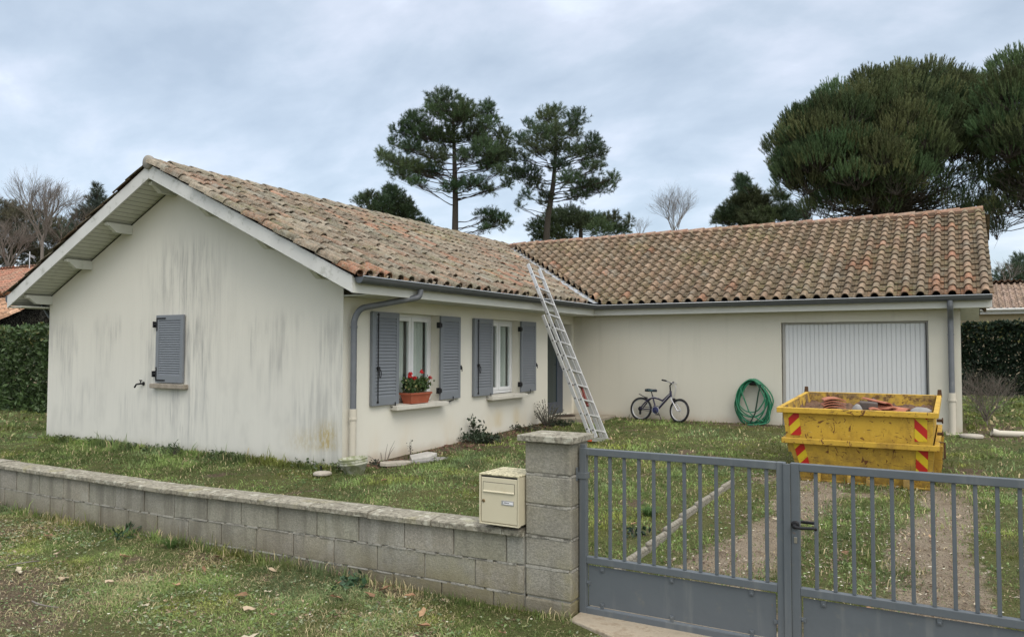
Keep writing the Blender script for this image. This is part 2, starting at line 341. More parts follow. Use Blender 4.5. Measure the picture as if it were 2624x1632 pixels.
mt['lead'] = simple('lead_flashing', (.42, .45, .49), .5, .25, 14, metal=.35, spec=.5, dirt=(.22, .23, .25), dscale=9, dth=.5, bump=.4, bscale=25, bd=.01)
mt['cream'] = simple('cream_pipe', (.55, .51, .43), .55, .06, 6, dirt=(.3, .28, .23), dscale=8, dth=.6)
mt['shutter'] = simple('grey_blue_paint', (.190, .206, .230), .5, .05, 5, spec=.35, dirt=(.25, .26, .28), dscale=5, dth=.6, damt=.3)
mt['blackm'] = simple('black_iron', (.015, .015, .017), .5, .1)
mt['pvc'] = simple('white_pvc', (.72, .73, .74), .35, .03)
mt['sill'] = simple('sill_concrete', (.60, .575, .51), .85, .1, 6, dirt=(.38, .36, .31), dscale=7, dth=.55, bump=.3)
mt['oldsill'] = simple('weathered_sill', (.33, .29, .24), .9, .2, 12, dirt=(.16, .13, .10), dscale=18, dth=.5, bump=.5)
M = MT('window_glass', .03, .5); M.b.inputs['Base Color'].default_value = (.9, .95, .95, 1); M.b.inputs['Transmission Weight'].default_value = .0
g1 = M.n('ShaderNodeBsdfGlossy'); g1.inputs['Roughness'].default_value = .02; g1.inputs[0].default_value = (.85, .9, .92, 1); t1 = M.n('ShaderNodeBsdfTransparent'); t1.inputs[0].default_value = (.93, .955, .945, 1); fr = M.n('ShaderNodeLayerWeight'); fr.inputs[0].default_value = .5
mx = M.n('ShaderNodeMixShader'); M.t.links.new(M.math('ADD', M.math('MULTIPLY', M.math('POWER', fr.outputs[1], 4.), .8), .04, clamp=True), mx.inputs[0]); M.t.links.new(t1.outputs[0], mx.inputs[1]); M.t.links.new(g1.outputs[0], mx.inputs[2]); M.t.links.new(mx.outputs[0], M.t.nodes['Material Output'].inputs[0])
mt['glass'] = M.m
mt['curtain'] = simple('sheer_curtain', (.60, .615, .585), .9, .05, 3)
mt['door'] = simple('anthracite_door', (.055, .068, .095), .38, .08, 6, spec=.45)
mt['doorglass'] = simple('dark_door_glass', (.012, .028, .033), .06, .1, 3, spec=.6)
mt['garage'] = simple('white_steel_panel', (.60, .61, .62), .45, .03, 3, dirt=(.52, .52, .52), dscale=3, dth=.55, damt=.35)
mt['gframe'] = simple('grey_frame', (.33, .32, .30), .6, .08)
mt['alu'] = simple('ladder_aluminium', (.60, .60, .59), .38, .1, 20, metal=.65, spec=.5, dirt=(.4, .39, .37), dscale=12, dth=.55, damt=.5)
mt['orange'] = simple('orange_rubber', (.62, .10, .035), .6)
mt['terra'] = simple('terracotta_plastic', (.36, .095, .05), .55, .1, 8, dirt=(.4, .2, .13), dscale=9)
mt['soil'] = simple('soil', (.11, .075, .05), 1., .25, 14, bump=.8, bscale=50, bd=.01)
mt['block'] = m_block('concrete_block', (.36, .345, .305))
mt['pblock'] = m_block('pillar_block', (.37, .355, .31), .9)
mt['joint'] = simple('block_mortar', (.36, .345, .305), .95, .2, 14, dirt=(.10, .095, .08), dscale=10, dth=.48, damt=.8, bump=.7, bscale=60, bd=.01)
mt['cap'] = m_cap('lichened_coping')
mt['gate'] = simple('slate_grey_paint', (.100, .116, .132), .45, .08, 4, spec=.45, dirt=(.17, .18, .185), dscale=3, dth=.5, damt=.5, bump=.12, bscale=12, bd=.01)
M = MT('slate_grey_paint', .45, .45); c = M.mix(M.noise(4, 5), (.088, .102, .116), (.112, .128, .144)); c = M.mix(M.ramp(M.noise(1, 5, .6, M.map((9, 9, .8))), .52, .72, 0., .45), c, (.18, .19, .19)); c = M.mix(M.ramp(M.noise(28, 5, .7), .66, .72, 0., .7), c, (.16, .10, .07)); c = M.mix(M.ramp(M.noise(9, 4, .6), .60, .75, 0., .3), c, (.20, .19, .15)); M.col(c); M.bump(M.noise(6, 3), .2, .02); mt['gate'] = M.m
mt['chrome'] = simple('steel', (.45, .42, .38), .35, .1, metal=.8)
mt['box'] = simple('cream_mailbox_enamel', (.58, .53, .395), .42, .05, 5, spec=.4, dirt=(.42, .35, .22), dscale=5, dth=.55, damt=.35)
M = MT('mailbox_top_enamel', .7, .3); c = M.mix(M.noise(6, 5), (.50, .45, .29), (.62, .57, .40)); c = M.mix(M.ramp(M.noise(55, 5, .7), .46, .58, 0., .75), c, (.16, .145, .09)); M.col(c); M.bump(M.noise(60, 3), .3, .003); mt['boxtop'] = M.m
mt['yellow'] = m_yellow('skip_yellow_paint'); mt['inner'] = m_inner('skip_inside'); mt['chevL'] = m_chev('chevron_left', 1, .0); mt['chevR'] = m_chev('chevron_right', -1, .1)
mt['rust'] = simple('rusty_steel', (.10, .055, .03), .8, .3, 20, bump=.4)
mt['newtile'] = simple('fresh_terracotta', (.40, .155, .095), .9, .2, 14, dirt=(.5, .36, .28), dscale=14, dth=.58, bump=.4)
mt['stone'] = simple('grey_rubble', (.30, .29, .28), .9, .2, 10, bump=.5)
mt['darkstone'] = simple('dark_rubble', (.12, .10, .09), .9, .3, 12, bump=.5)
mt['rubble'] = simple('rubble_heap', (.17, .10, .065), 1., .5, 18, bump=.9, bscale=30, bd=.03)
mt['hose'] = simple('green_hose_rubber', (.018, .17, .085), .4, .15, 25, spec=.5)
mt['hosed'] = simple('dark_green_hose', (.015, .05, .03), .5, .15, 25, spec=.4)
mt['purple'] = simple('purple_frame_paint', (.024, .020, .052), .35, .1, spec=.5)
mt['silver'] = simple('silver_paint', (.5, .5, .54), .35, .05, metal=.5)
mt['tyre'] = simple('black_rubber', (.025, .025, .027), .75, .1)
mt['rim'] = simple('alloy_rim', (.62, .63, .65), .35, .05, metal=.6)
mt['saddle'] = simple('teal_saddle_vinyl', (.03, .04, .055), .5)
mt['teal'] = simple('pale_teal_vinyl', (.20, .38, .40), .5)
mt['pot'] = simple('mossy_white_pot', (.46, .46, .38), .8, .1, 7, dirt=(.17, .19, .08), dscale=9, dth=.42, damt=.8)
mt['slab'] = simple('stone_slab', (.44, .40, .34), .9, .15, 9, dirt=(.25, .22, .18), dscale=14, dth=.5, bump=.5)
mt['porch'] = simple('porch_concrete', (.33, .29, .23), .9, .15, 7, dirt=(.16, .14, .10), dscale=7, dth=.5, bump=.5)
mt['apron'] = simple('apron_concrete', (.40, .34, .26), .95, .18, 9, dirt=(.20, .15, .10), dscale=9, dth=.48, bump=.8, bscale=50, bd=.01)
mt['kerb'] = simple('lichened_edging', (.27, .25, .21), .95, .2, 22, dirt=(.15, .13, .10), dscale=28, dth=.48, bump=.8, bscale=60, bd=.01)
mt['mat'] = simple('brown_doormat', (.05, .035, .025), 1., .2, 60, bump=.6)
mt['bark'] = simple('bark', (.070, .060, .050), .95, .25, 10, bump=.8, bscale=20, bd=.03)
mt['twig'] = simple('twig_bark', (.12, .10, .085), .9, .2, 10)
mt['btwig'] = simple('grey_twig_bark', (.20, .175, .155), .9, .2, 10)
mt['needle'] = m_tint('pine_needles', .7, .25, 3, .65, 1.25, .12)
mt['leaf'] = m_tint('leaves', .5, .4, 9, .75, 1.2, .15)
mt['grass'] = m_tint('grass_blades', .75, .2, 5, .8, 1.15, .25)
mt['petal'] = simple('geranium_petal', (.62, .025, .03), .6, .15, 30)
mt['dleaf'] = m_tint('dead_leaf', .8, .2, 30, .7, 1.15, .1)
mt['nbwall'] = simple('neighbour_render', (.55, .47, .33), .9)
mt['plate'] = simple('name_plate', (.42, .42, .43), .4, .05, metal=.4); mt['paper'] = simple('paper', (.72, .72, .74), .8, .02); mt['ink'] = simple('ink', (.06, .06, .08), .8)

# ------------------------------------------------------------------ ground
def dirt_amt(x, y):
    """1 = bare earth or gravel, 0 = grass"""
    x = np.asarray(x, float); y = np.asarray(y, float); n = fbm(x, y, 2.2, 3); n2 = fbm(x, y, .8, 9)
    def trk(cx, wd): return np.clip(1.25-np.abs(x-cx-(n2-.5)*.35)/wd, 0, 1)
    t = np.maximum(trk(5.60+.03*(y+1), .40), trk(6.93, .42))*((y > -2.9) & (y < 2.6))*np.clip((2.9-y)/.8, 0, 1)
    t = t*np.clip(-.25+2.1*fbm(x, y, 3.1, 77)+.5*n, 0, 1)
    d = np.clip((t-.25)*1.5, 0, 1)
    wl = ((x > 0) & (x < .75+.3*(n-.5)) & (y > .3) & (y < 5.8))*np.clip(1.3-x/.6, 0, 1)      # bed under the windows
    gw = ((x > .9) & (x < 7.1) & (y > 6.6))*np.clip((y-6.75+.4*(n-.5))*4, 0, 1)*.9
    sb = np.exp(-((x-7.75)**2/.35+(y-8.2)**2/2.6))*1.2
    fg = np.exp(-((x-1.45)**2/.55+(y+4.95)**2/.16))*1.15
    fg = np.maximum(fg, np.clip((fbm(x, y, .9, 99)-.60)*6, 0, .8)*(y < -3.2))
    ap = ((x > 4.8) & (x < 7.7))*np.exp(-((y+2.6)/.4)**2)*.6
    return np.clip(np.maximum.reduce([d, wl*.95, gw, sb*np.clip(n*1.8, 0, 1), fg*np.clip(n*1.9, 0, 1), ap*n*1.4, np.clip((n-.67)*5, 0, .7)]), 0, 1)
def gravelly(x, y): return ((x > 4.9) & (x < 7.7) & (y > -3.2) & (y < 3.2)).astype(float)
def lines(a, b, fine, lo, hi):
    s = list(np.arange(a, b+1e-6, fine)); g = fine
    p = a
    while p > lo: g *= 1.35; p -= g; s.insert(0, max(p, lo))
    g = fine; p = b
    while p < hi: g *= 1.35; p += g; s.append(min(p, hi))
    return np.array(s)
gx = lines(-4, 9, .075, -500, 500); gy = lines(-8.2, 8, .075, -300, 700)
X, Y = np.meshgrid(gx, gy); near = (np.abs(X) < 30) & (np.abs(Y) < 30)
Z = zg(X, Y)+np.where(near, (fbm(X, Y, 1.3, 5)-.5)*.05+(fbm(X, Y, 7, 6)-.5)*.018, 0)
Z = np.where((X > -7) & (X < 7.2) & (Y > -.3) & (Y < 7.4), zg(X, Y)+(Z-zg(X, Y))*.4, Z)
nx, ny = len(gx), len(gy); idx = np.arange(nx*ny).reshape(ny, nx)
F = np.stack([idx[:-1, :-1], idx[:-1, 1:], idx[1:, 1:], idx[1:, :-1]], -1).reshape(-1, 4)
D = dirt_amt(X, Y)
me = np_mesh('ground', np.stack([X, Y, Z], -1).reshape(-1, 3), F, np.stack([D, gravelly(X, Y), D*0], -1).reshape(-1, 3), True)
M = MT('lawn_and_earth', .97, .1); t = M.tint(); sp = M.n('ShaderNodeSeparateColor'); M.t.links.new(t, sp.inputs[0])
n1 = M.noise(3.2, 6, .65); n2 = M.noise(60, 4, .7); n3 = M.noise(.7, 3)
grs = M.mix(n2, (.07, .085, .028), (.20, .22, .085)); grs = M.mix(M.ramp(n3, .4, .65, 0., .5), grs, (.18, .17, .07)); grs = M.mix(M.ramp(n1, .5, .68, 0., .6), grs, (.19, .155, .09))
ear = M.mix(n2, (.10, .072, .047), (.26, .20, .145)); ear = M.mix(M.ramp(M.noise(25, 5, .7), .5, .7, 0., .6), ear, (.13, .105, .06))
grv = M.mix(M.noise(90, 3, .7), (.25, .195, .14), (.56, .47, .36)); grv = M.mix(M.ramp(n1, .45, .65, 0., .5), grv, (.22, .165, .11))
ear = M.mix(sp.outputs[1], ear, grv)
dd = M.ramp(M.math('ADD', sp.outputs[0], M.math('MULTIPLY', M.math('SUBTRACT', M.noise(11, 6, .7), .5), 1.5)), .22, .62, 0., 1.)
lit = M.ramp(M.noise(1, 4, .7, M.map((130, 60, 60), rot=(0, 0, .5)), 1.), .60, .68, 0., .55); cc = M.mix(dd, grs, ear); cc = M.mix(lit, cc, (.38, .31, .20)); M.col(M.mix(M.ramp(M.noise(75, 4, .75), .40, .52, .6, 0.), cc, (.045, .035, .02))); M.bump(M.math('ADD', M.noise(45, 5, .75), M.noise(160, 2)), 1., .03)
g = link(bpy.data.objects.new('ground', me)); me.materials.append(M.m); props(g, kind='structure')
mb = MB(); mb.prism([(4.86, -3.17), (5.35, -3.36), (7.9, -3.4), (7.9, -2.72), (4.86, -2.72)], 'z', -.50, -.352)
props(put('driveway_apron', mb, mt['apron'], bevel=.008), kind='structure')

# grass blades
def in_scene_block(x, y):
    b = (x > -6.95) & (x < .03) & (y > -.02) & (y < 14); b |= (x > -1) & (x < 7.25) & (y > 7.15); b |= (x > -99) & (x < 4.9) & (y > -3.14) & (y < -2.86)
    b |= (x > 5.45) & (x < 6.86) & (y > 1.95) & (y < 3.9); b |= (x > 4.9) & (x < 7.9) & (y > -3.33) & (y < -2.75); b |= (x > 0) & (x < 1.0) & (y > 6.0)
    return b
def grass_patch(n, x0, x1, y0, y1, h, wd, lean=.8, tint_mode='verge'):
    x = rng.uniform(x0, x1, n); y = rng.uniform(y0, y1, n)
    cx = rng.uniform(x0, x1, n//14); cy = rng.uniform(y0, y1, n//14); k = rng.integers(0, len(cx), n); m = rng.random(n) < .55
    x = np.where(m, cx[k]+rng.normal(0, .028, n), x); y = np.where(m, cy[k]+rng.normal(0, .028, n), y)
    # keep to what the photograph's frame takes in, with a margin
    dx, dy = x-CAM[0], y-CAM[1]; dep = dx*_f[0]+dy*_f[1]; lat = dx*_r0[0]+dy*_r0[1]
    keep = (dep > .5) & (np.abs(lat) < dep*.80+.8) & ~in_scene_block(x, y)
    D = dirt_amt(x, y); keep &= rng.random(n) > D*.84
    x, y, D, dep = x[keep], y[keep], D[keep], dep[keep]; n = len(x)
    z = zg(x, y)-.012
    lush = fbm(x, y, .9, 21); moss = fbm(x, y, 1.6, 31)
    hh = h*(.30+1.1*rng.random(n)**1.8)*(.25+1.5*lush); hh *= np.where(rng.random(n) < .03, 1.9, 1)
    ww = wd*(.6+.8*rng.random(n))*np.clip(dep/5., .85, 2.2)
    a = rng.uniform(0, 2*PI, n); b = a+rng.normal(0, .8, n); ln = lean*(.3+rng.random(n)*1.0)
    dx1, dy1 = np.cos(b), np.sin(b); sx_, sy_ = -np.sin(a)*ww/2, np.cos(a)*ww/2
    P = np.stack([x, y, z], -1); mid = P+np.stack([dx1*hh*ln*.35, dy1*hh*ln*.35, hh*.6], -1); tip = P+np.stack([dx1*hh*ln*1.05, dy1*hh*ln*1.05, hh*(1.02-.35*np.minimum(ln, 1.3))], -1)
    S = np.stack([sx_, sy_, 0*sx_], -1)
    V = np.stack([P-S, P+S, mid+S*.75, mid-S*.75, tip], 1).reshape(-1, 3); i = np.arange(n)[:, None]*5
    F = np.concatenate([i+np.array([[0, 1, 2]]), i+np.array([[0, 2, 3]]), i+np.array([[3, 2, 4]])])
    g1 = np.array([.135, .205, .055]); g2 = np.array([.25, .32, .115]); straw = np.array([.50, .42, .25]); ms = np.array([.27, .27, .06]); bl = np.array([.19, .25, .14])
    r = rng.random(n)[:, None]; c = g1*(1-r)+g2*r; c = c*(1-.55*np.clip((moss-.5)*5, 0, 1)[:, None])+ms*(.55*np.clip((moss-.5)*5, 0, 1)[:, None])
    q = np.clip((fbm(x, y, 1.1, 41)-.48)*5, 0, 1)[:, None]*.55; c = c*(1-q)+bl*q
    dk = np.clip((fbm(x, y, 2.6, 61)-.42)*4, 0, 1)[:, None]; c = c*(.55+.66*dk)
    sh = (.12+.35*np.clip(D*2, 0, 1)+.22*(fbm(x, y, 1.9, 51) > .55))*(.40 if tint_mode == 'lawn' else 1.)
    s = (rng.random(n) < sh)[:, None]; c = np.where(s, straw*(.55+.7*rng.random((n, 1))), c)*(.85+.6*rng.random((n, 1)))
    return V, F, np.repeat(c, 5, 0)
def build_grass(name, specs, m):
    Vs, Fs, Ts, o = [], [], [], 0
    for sp_ in specs:
        V, F, T = grass_patch(*sp_); Vs.append(V); Fs.append(F+o); Ts.append(T); o += len(V)
    ob = link(bpy.data.objects.new(name, np_mesh(name, np.concatenate(Vs), np.concatenate(Fs), np.concatenate(Ts)))); ob.data.materials.append(m); return ob
props(build_grass('verge_grass', [(330000, -4., 7.6, -5.7, -3.13, .034, .0036, 1.4), (60000, -4., 8, -7.7, -5.7, .04, .006, 1.3), (60000, -12., -4, -6.5, -3.13, .04, .007, 1.2), (7000, -4.5, 4.9, -3.22, -3.13, .085, .005, .5)], mt['grass']), 'patchy mossy grass of the roadside verge in front of the block wall', 'grass', kind='stuff')
props(build_grass('lawn_grass', [(260000, -9, 9, -2.87, 2.2, .045, .0050, .9, 'lawn'), (150000, -12, 12, 2.2, 9, .052, .008, .8, 'lawn'), (9000, -7, 0, -.14, -.01, .10, .007, .4, 'lawn'), (4000, 0, 7.2, 6.9, 7.14, .07, .007, .4, 'lawn'), (30000, 7.2, 16, 7, 24, .08, .02, .6, 'lawn'), (14000, -20, -7, -2, 6, .08, .02, .6, 'lawn')], mt['grass']), 'green winter lawn around the house and driveway behind the wall', 'grass', kind='stuff')

# ------------------------------------------------------------------ the bungalow
W_, L_, RX = 6.90, 7.19, 7.18; HX = -3.45; RY = 10.30; OVX, FY, GY = .60, 6.92, -.514; XL = -7.30; XR = 7.63; YB = 13.7
ZS, FH = 2.123, .212; SL = .4619; SLL = 1.8715/3.85; SR = 1.865/3.38; ZE = ZS+FH
house = thing('bungalow', (HX, 0, -.19), 'single-storey L-shaped house with cream rendered walls, grey louvred shutters and a mossy tiled roof', 'house')
def hp(name, mb, m, **k): return put(name, mb, m, house, True, **k)
def wall_grid(axis, pos, thick, u0, u1, top, holes, z0=-.5):
    """wall in the plane axis=pos; top(u) gives the height; holes = (u0,u1,z0,z1)"""
    mb = MB(); us = sorted({u0, u1, *[h[0] for h in holes], *[h[1] for h in holes]}); zc = 2.1
    zs = sorted({z0, zc, *[h[2] for h in holes], *[h[3] for h in holes]})
    P = (lambda u, t, z: (u, t, z)) if axis == 'y' else (lambda u, t, z: (t, u, z))
    for t, fl in ((pos, 0), (pos+thick, 1)):
        for a, b in zip(us, us[1:]):
            for c, d in zip(zs, zs[1:]):
                if any(h[0] <= a and b <= h[1] and h[2] <= c and d <= h[3] for h in holes): continue
                q = [P(a, t, c), P(b, t, c), P(b, t, d), P(a, t, d)]; mb.add(q, [(0, 1, 2, 3) if (fl == 0) == (axis == 'y') else (3, 2, 1, 0)])
        pts = top; q = [P(u, t, z) for u, z in [(u0, zc)]+[(u1, zc)]+pts[::-1]]
        if len(pts) > 0: mb.add(q, [list(range(len(q))) if (fl == 0) == (axis == 'y') else list(range(len(q)))[::-1]])
    for h in holes:
        a, b, c, d = h; t0, t1 = pos, pos+thick
        mb.add([P(a, t0, c), P(a, t1, c), P(a, t1, d), P(a, t0, d)], [(0, 1, 2, 3)]); mb.add([P(b, t0, c), P(b, t1, c), P(b, t1, d), P(b, t0, d)], [(3, 2, 1, 0)])
        mb.add([P(a, t0, d), P(a, t1, d), P(b, t1, d), P(b, t0, d)], [(0, 1, 2, 3)]); mb.add([P(a, t0, c), P(a, t1, c), P(b, t1, c), P(b, t0, c)], [(3, 2, 1, 0)])
    for u in (u0, u1):
        mb.add([P(u, pos, z0), P(u, pos+thick, z0), P(u, pos+thick, 2.1), P(u, pos, 2.1)], [(0, 1, 2, 3)])
    return mb
zu = lambda x: ZS+(SL*(OVX-x) if x > HX else SLL*(x-XL))       # underside of the gable soffit
T = .28
W1 = (1.16, 2.225, .605, 1.957); W2 = (3.79, 4.835, .605, 1.957); DR = (5.975, 7.10, .07, 1.957)
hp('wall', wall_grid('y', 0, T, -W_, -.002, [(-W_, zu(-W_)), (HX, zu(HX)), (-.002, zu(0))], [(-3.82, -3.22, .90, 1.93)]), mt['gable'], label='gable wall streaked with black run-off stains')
hp('wall', wall_grid('x', 0, -T, T, L_+T, [(T, 2.13), (L_+T, 2.13)], [W1, W2, DR]), mt['wwall'], label='side wall with two shuttered windows and the front door')
mb = MB(); mb.add([(0, .0, -.5), (0, T, -.5), (0, T, 2.12), (0, .0, 2.12)], [(0, 1, 2, 3)]); hp('wall', mb, mt['wwall'])
hp('wall', wall_grid('y', L_, T, .0, RX, [(0., 2.13), (RX, 2.13)], [(4.276, 6.70, -.1, 1.932)]), mt['gwall'], label='long wall beside the garage door')
mb = MB(); mb.prism([(L_+.012, -.5), (YB-.4, -.5), (YB-.4, 2.1), (RY, 3.95), (L_+.012, 2.1)], 'x', RX-T, RX-.003); mb.box(-W_, -W_+T, T, YB-.3, -.5, 2.3); mb.box(-W_, RX-T, YB-.6, YB-.4, -.5, 2.3)
hp('wall', mb, mt['gwall'], label='end and back walls')
mb = MB(); mb.box(-W_+T, -T, T, 13, -.1, 0.); mb.box(-W_+T, -T, T, 13, 2.5, 2.52); mb.box(-2.6, -2.5, T, 13, 0, 2.5); mb.box(-2.5, -T, 5.2, 5.3, 0, 2.5); mb.box(-2.5, -T, 3.0, 3.1, 0, 2.5); mb.box(4, 7, L_+.5, L_+.55, -.1, 2.1)
hp('room', mb, mt['inside'])

# roof deck, soffits, barge boards, fascia
mb = MB()
for (xa, xb, za, zb) in ((OVX-.02, HX, ZE-.01, ZE-.01+SL*(OVX-.02-HX)), (XL+.02, HX, ZE-.01, ZE-.01+SLL*(HX-XL-.02))):
    mb.prism([(xa, za), (xb, zb), (xb, zb-.05), (xa, za-.05)], 'y', GY+.01, YB)
hp('roof_deck', mb, mt['blackm'])
mb = MB(); mb.prism([(FY+.02, ZE-.015), (RY, ZE-.015+SR*(RY-FY-.02)), (YB+.1, ZE), (YB+.1, ZE-.06), (RY, ZE-.075+SR*(RY-FY)), (FY+.02, ZE-.07)], 'x', .62, XR-.01)
mb.prism([(8.6, 3.2), (RY, ZE-.02+SR*(RY-FY)), (12, 3.2)], 'x', -2.6, .62); hp('roof_deck', mb, mt['blackm'])
mb = MB()                                                            # tongue and groove boards under the gable overhang
for s, x0, x1, k in ((1, OVX-.03, HX, SL), (-1, XL+.03, HX, SLL)):
    n = 38; mb = MB()
    for i in range(n):
        a = x0+(x1-x0)*i/n; b = x0+(x1-x0)*(i+.93)/n; c = x0+(x1-x0)*(i+1)/n
        mb.add([(a, GY+.02, zu(a)+.03), (b, GY+.02, zu(b)+.03), (b, .01, zu(b)+.03), (a, .01, zu(a)+.03)], [(0, 1, 2, 3)])
        mb.add([(b, GY+.02, zu(b)+.045), (c, GY+.02, zu(c)+.045), (c, .01, zu(c)+.045), (b, .01, zu(b)+.045)], [(0, 1, 2, 3)])
    hp('soffit', mb, mt['soffit'])
mb = MB()                                                            # boxed eaves
mb.box(.0, OVX-.03, .002, FY+.3, ZS+.004, ZS+.02); hp('soffit', mb, mt['soffit']); mb = MB()
for i in range(6): mb.box(XL+.02+i*.065, XL+.02+i*.065+.058, GY+.03, 13, ZS+.004, ZS+.02)
mb.box(XL+.02, -W_+.01, GY+.03, 13, ZS+.014, ZS+.03); hp('soffit', mb, mt['soffit']); mb = MB()
mb.box(OVX-.03, XR-.02, FY+.03, L_, ZS+.005, ZS+.021); hp('soffit', mb, mt['soffit']); mb = MB(); mb.prism([(FY+.03, ZS+.02), (RY, ZS+.02+SR*(RY-FY)), (YB, ZS+.02), (YB, ZS+.04), (RY, ZS+.05+SR*(RY-FY)), (FY+.03, ZS+.04)], 'x', RX, XR-.03)
hp('soffit', mb, mt['soffit'])
mb = MB()
mb.prism([(OVX, ZS), (OVX, ZE), (HX, ZE+SL*(OVX-HX)), (HX, ZS+SL*(OVX-HX))], 'y', GY-.0, GY+.028)
hp('barge_board', mb, mt['white'], bevel=.003)
mb = MB(); mb.prism([(XL, ZS), (HX-.002, ZS+SLL*(HX-XL)), (HX-.002, ZE+SLL*(HX-XL)), (XL, ZE)], 'y', GY, GY+.028); hp('barge_board', mb, mt['white'], bevel=.003)
mb = MB(); mb.prism([(FY+.0, ZS), (RY, ZS+SR*(RY-FY)), (RY, ZE-.01+SR*(RY-FY)), (FY, ZE-.01)], 'x', XR-.028, XR); hp('barge_board', mb, mt['white'], bevel=.003)
mb = MB(); mb.box(OVX-.028, OVX, GY+.03, FY+.028, ZS, ZE-.02); hp('fascia', mb, mt['fascia'], bevel=.003)
mb = MB(); mb.box(OVX+.001, XR-.03, FY, FY+.028, ZS+.001, ZE-.02); hp('fascia', mb, mt['fascia'], bevel=.003)
for x in (-6.86, -5.70, -4.62, -3.52, -2.40, -1.20, -.20):
    mb = MB(); zt = min(zu(x-.045), zu(x+.045))+.028
    mb.prism([(.0, zt), (-.44, zt), (-.44, zt-.035), (-.42, zt-.06), (-.40, zt-.05), (-.27, zt-.15), (.0, zt-.15)], 'x', x-.045, x+.045)
    hp('bracket', mb, mt['soffit'], bevel=.004)

# tiles ---------------------------------------------------------------
PAL_L = [(.235, .180, .138), (.265, .20, .153), (.215, .175, .138), (.295, .24, .19), (.24, .212, .165), (.285, .188, .14), (.33, .285, .232)]
PAL_R = [(.30, .215, .155), (.275, .205, .15), (.32, .235, .175), (.285, .22, .165), (.315, .215, .155), (.26, .195, .145)]
RED = [(.37, .19, .13), (.33, .18, .12), (.38, .22, .155)]
def tile_field(frame, nu, nv, pu, pv, ln, prof, lift, jit, pal, redf, keep=None, u0=0., v0=0., mortar=False, dk=1., chan=0):
    """frame(u,v,h)->xyz; prof = [(u,h)] cross section for the lower end"""
    V, Fq, Tn = [], [], []; k = len(prof); pr = np.array(prof); o = 0; TH = .017; colo = rng.uniform(-.07, .07, nu)
    for j in range(nv):
        for i in range(nu):
            uc = u0+(i+.5)*pu; vc = v0+j*pv+(colo[i]*(j > 0) if jit > .015 else 0)
            if keep is not None and not keep(uc, vc): continue
            du = rng.normal(0, jit*.6); dv = rng.normal(0, jit*1.3); rot = rng.normal(0, jit*1.5); lf = lift+abs(rng.normal(0, jit*.35)); sc = 1+rng.normal(0, jit*1.2)
            base = np.array(pal[rng.integers(len(pal))]) if rng.random() > redf(uc, vc) else np.array(RED[rng.integers(3)])
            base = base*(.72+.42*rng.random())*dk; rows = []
            for (vv, hh, tp) in ((dv, lf-TH, 1.), (dv, lf, 1.), (dv+ln*.5, lf*.62, .985), (dv+ln, .004, .95)):
                uu = pr[:, 0]*tp*sc+du+rot*vv; rows.append(np.stack([uc+uu, np.full(k, vc+vv), pr[:, 1]*(tp if vv > dv else 1)*sc+hh], -1))
            P = np.concatenate([rows[0], rows[1], rows[1], rows[2], rows[3]]); V.append(P); tb = np.repeat(base[None], len(P), 0)
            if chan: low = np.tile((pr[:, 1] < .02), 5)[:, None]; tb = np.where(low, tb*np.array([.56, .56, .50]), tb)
            Tn.append(tb)
            for a, b in ((0, 1), (2, 3), (3, 4)):
                q = np.arange(k-1); Fq.append(np.stack([o+a*k+q, o+a*k+q+1, o+b*k+q+1, o+b*k+q], -1))
            o += len(P)
    V = np.concatenate(V); F = np.concatenate(Fq)
    return np_mesh('tiles', frame(V[:, 0], V[:, 1], V[:, 2]), F, np.concatenate(Tn), True)
def arch(w, h, ch, n=8, flat=0.):
    p = [(-flat-w/2, ch*.2), (-flat-w/2+.006, 0)] if flat else []
    for i in range(n+1):
        a = PI*i/n; p.append((-w/2*math.cos(a), h*math.sin(a)**.85))
    return p
def frame(O, U, Vv):
    U = np.array(U, float); Vv = np.array(Vv, float); U /= np.linalg.norm(U); Vv /= np.linalg.norm(Vv); N = np.cross(U, Vv); N = N if N[2] > 0 else -N; O = np.array(O, float)
    return lambda u, v, h: O+np.outer(u, U)+np.outer(v, Vv)+np.outer(h, N)
def cut(me, co, no):
    bm = bmesh.new(); bm.from_mesh(me); bmesh.ops.bisect_plane(bm, geom=bm.verts[:]+bm.edges[:]+bm.faces[:], plane_co=co, plane_no=no, clear_outer=True); bm.to_mesh(me); bm.free(); return me
vd = Vector((HX-OVX, RY-FY, 0)).normalized(); vn_ = Vector((vd.y, -vd.x, 0))         # valley direction and its normal (towards the right wing)
if vn_.x < 0: vn_ = -vn_
def vside(x, y): return (x-OVX)*vn_.x+(y-FY)*vn_.y
slL = math.hypot(1, SL); slR = math.hypot(1, SR); slLL = math.hypot(1, SLL)
canal_c = arch(.146, .080, 0); canal_u = [(-.09, .045), (-.07, .018), (-.04, .004), (0, 0), (.04, .004), (.07, .018), (.09, .045)]
hotL = lambda u, v: .01+.18*math.exp(-((u-6.2)**2/2.5+(v-1.0)**2/1.))+.16*math.exp(-((u-3.6)**2/1.6+(v-3.4)**2/.5))+(.8 if v < .2 and u < .5 else 0)+(.06 if v < .25 else 0)
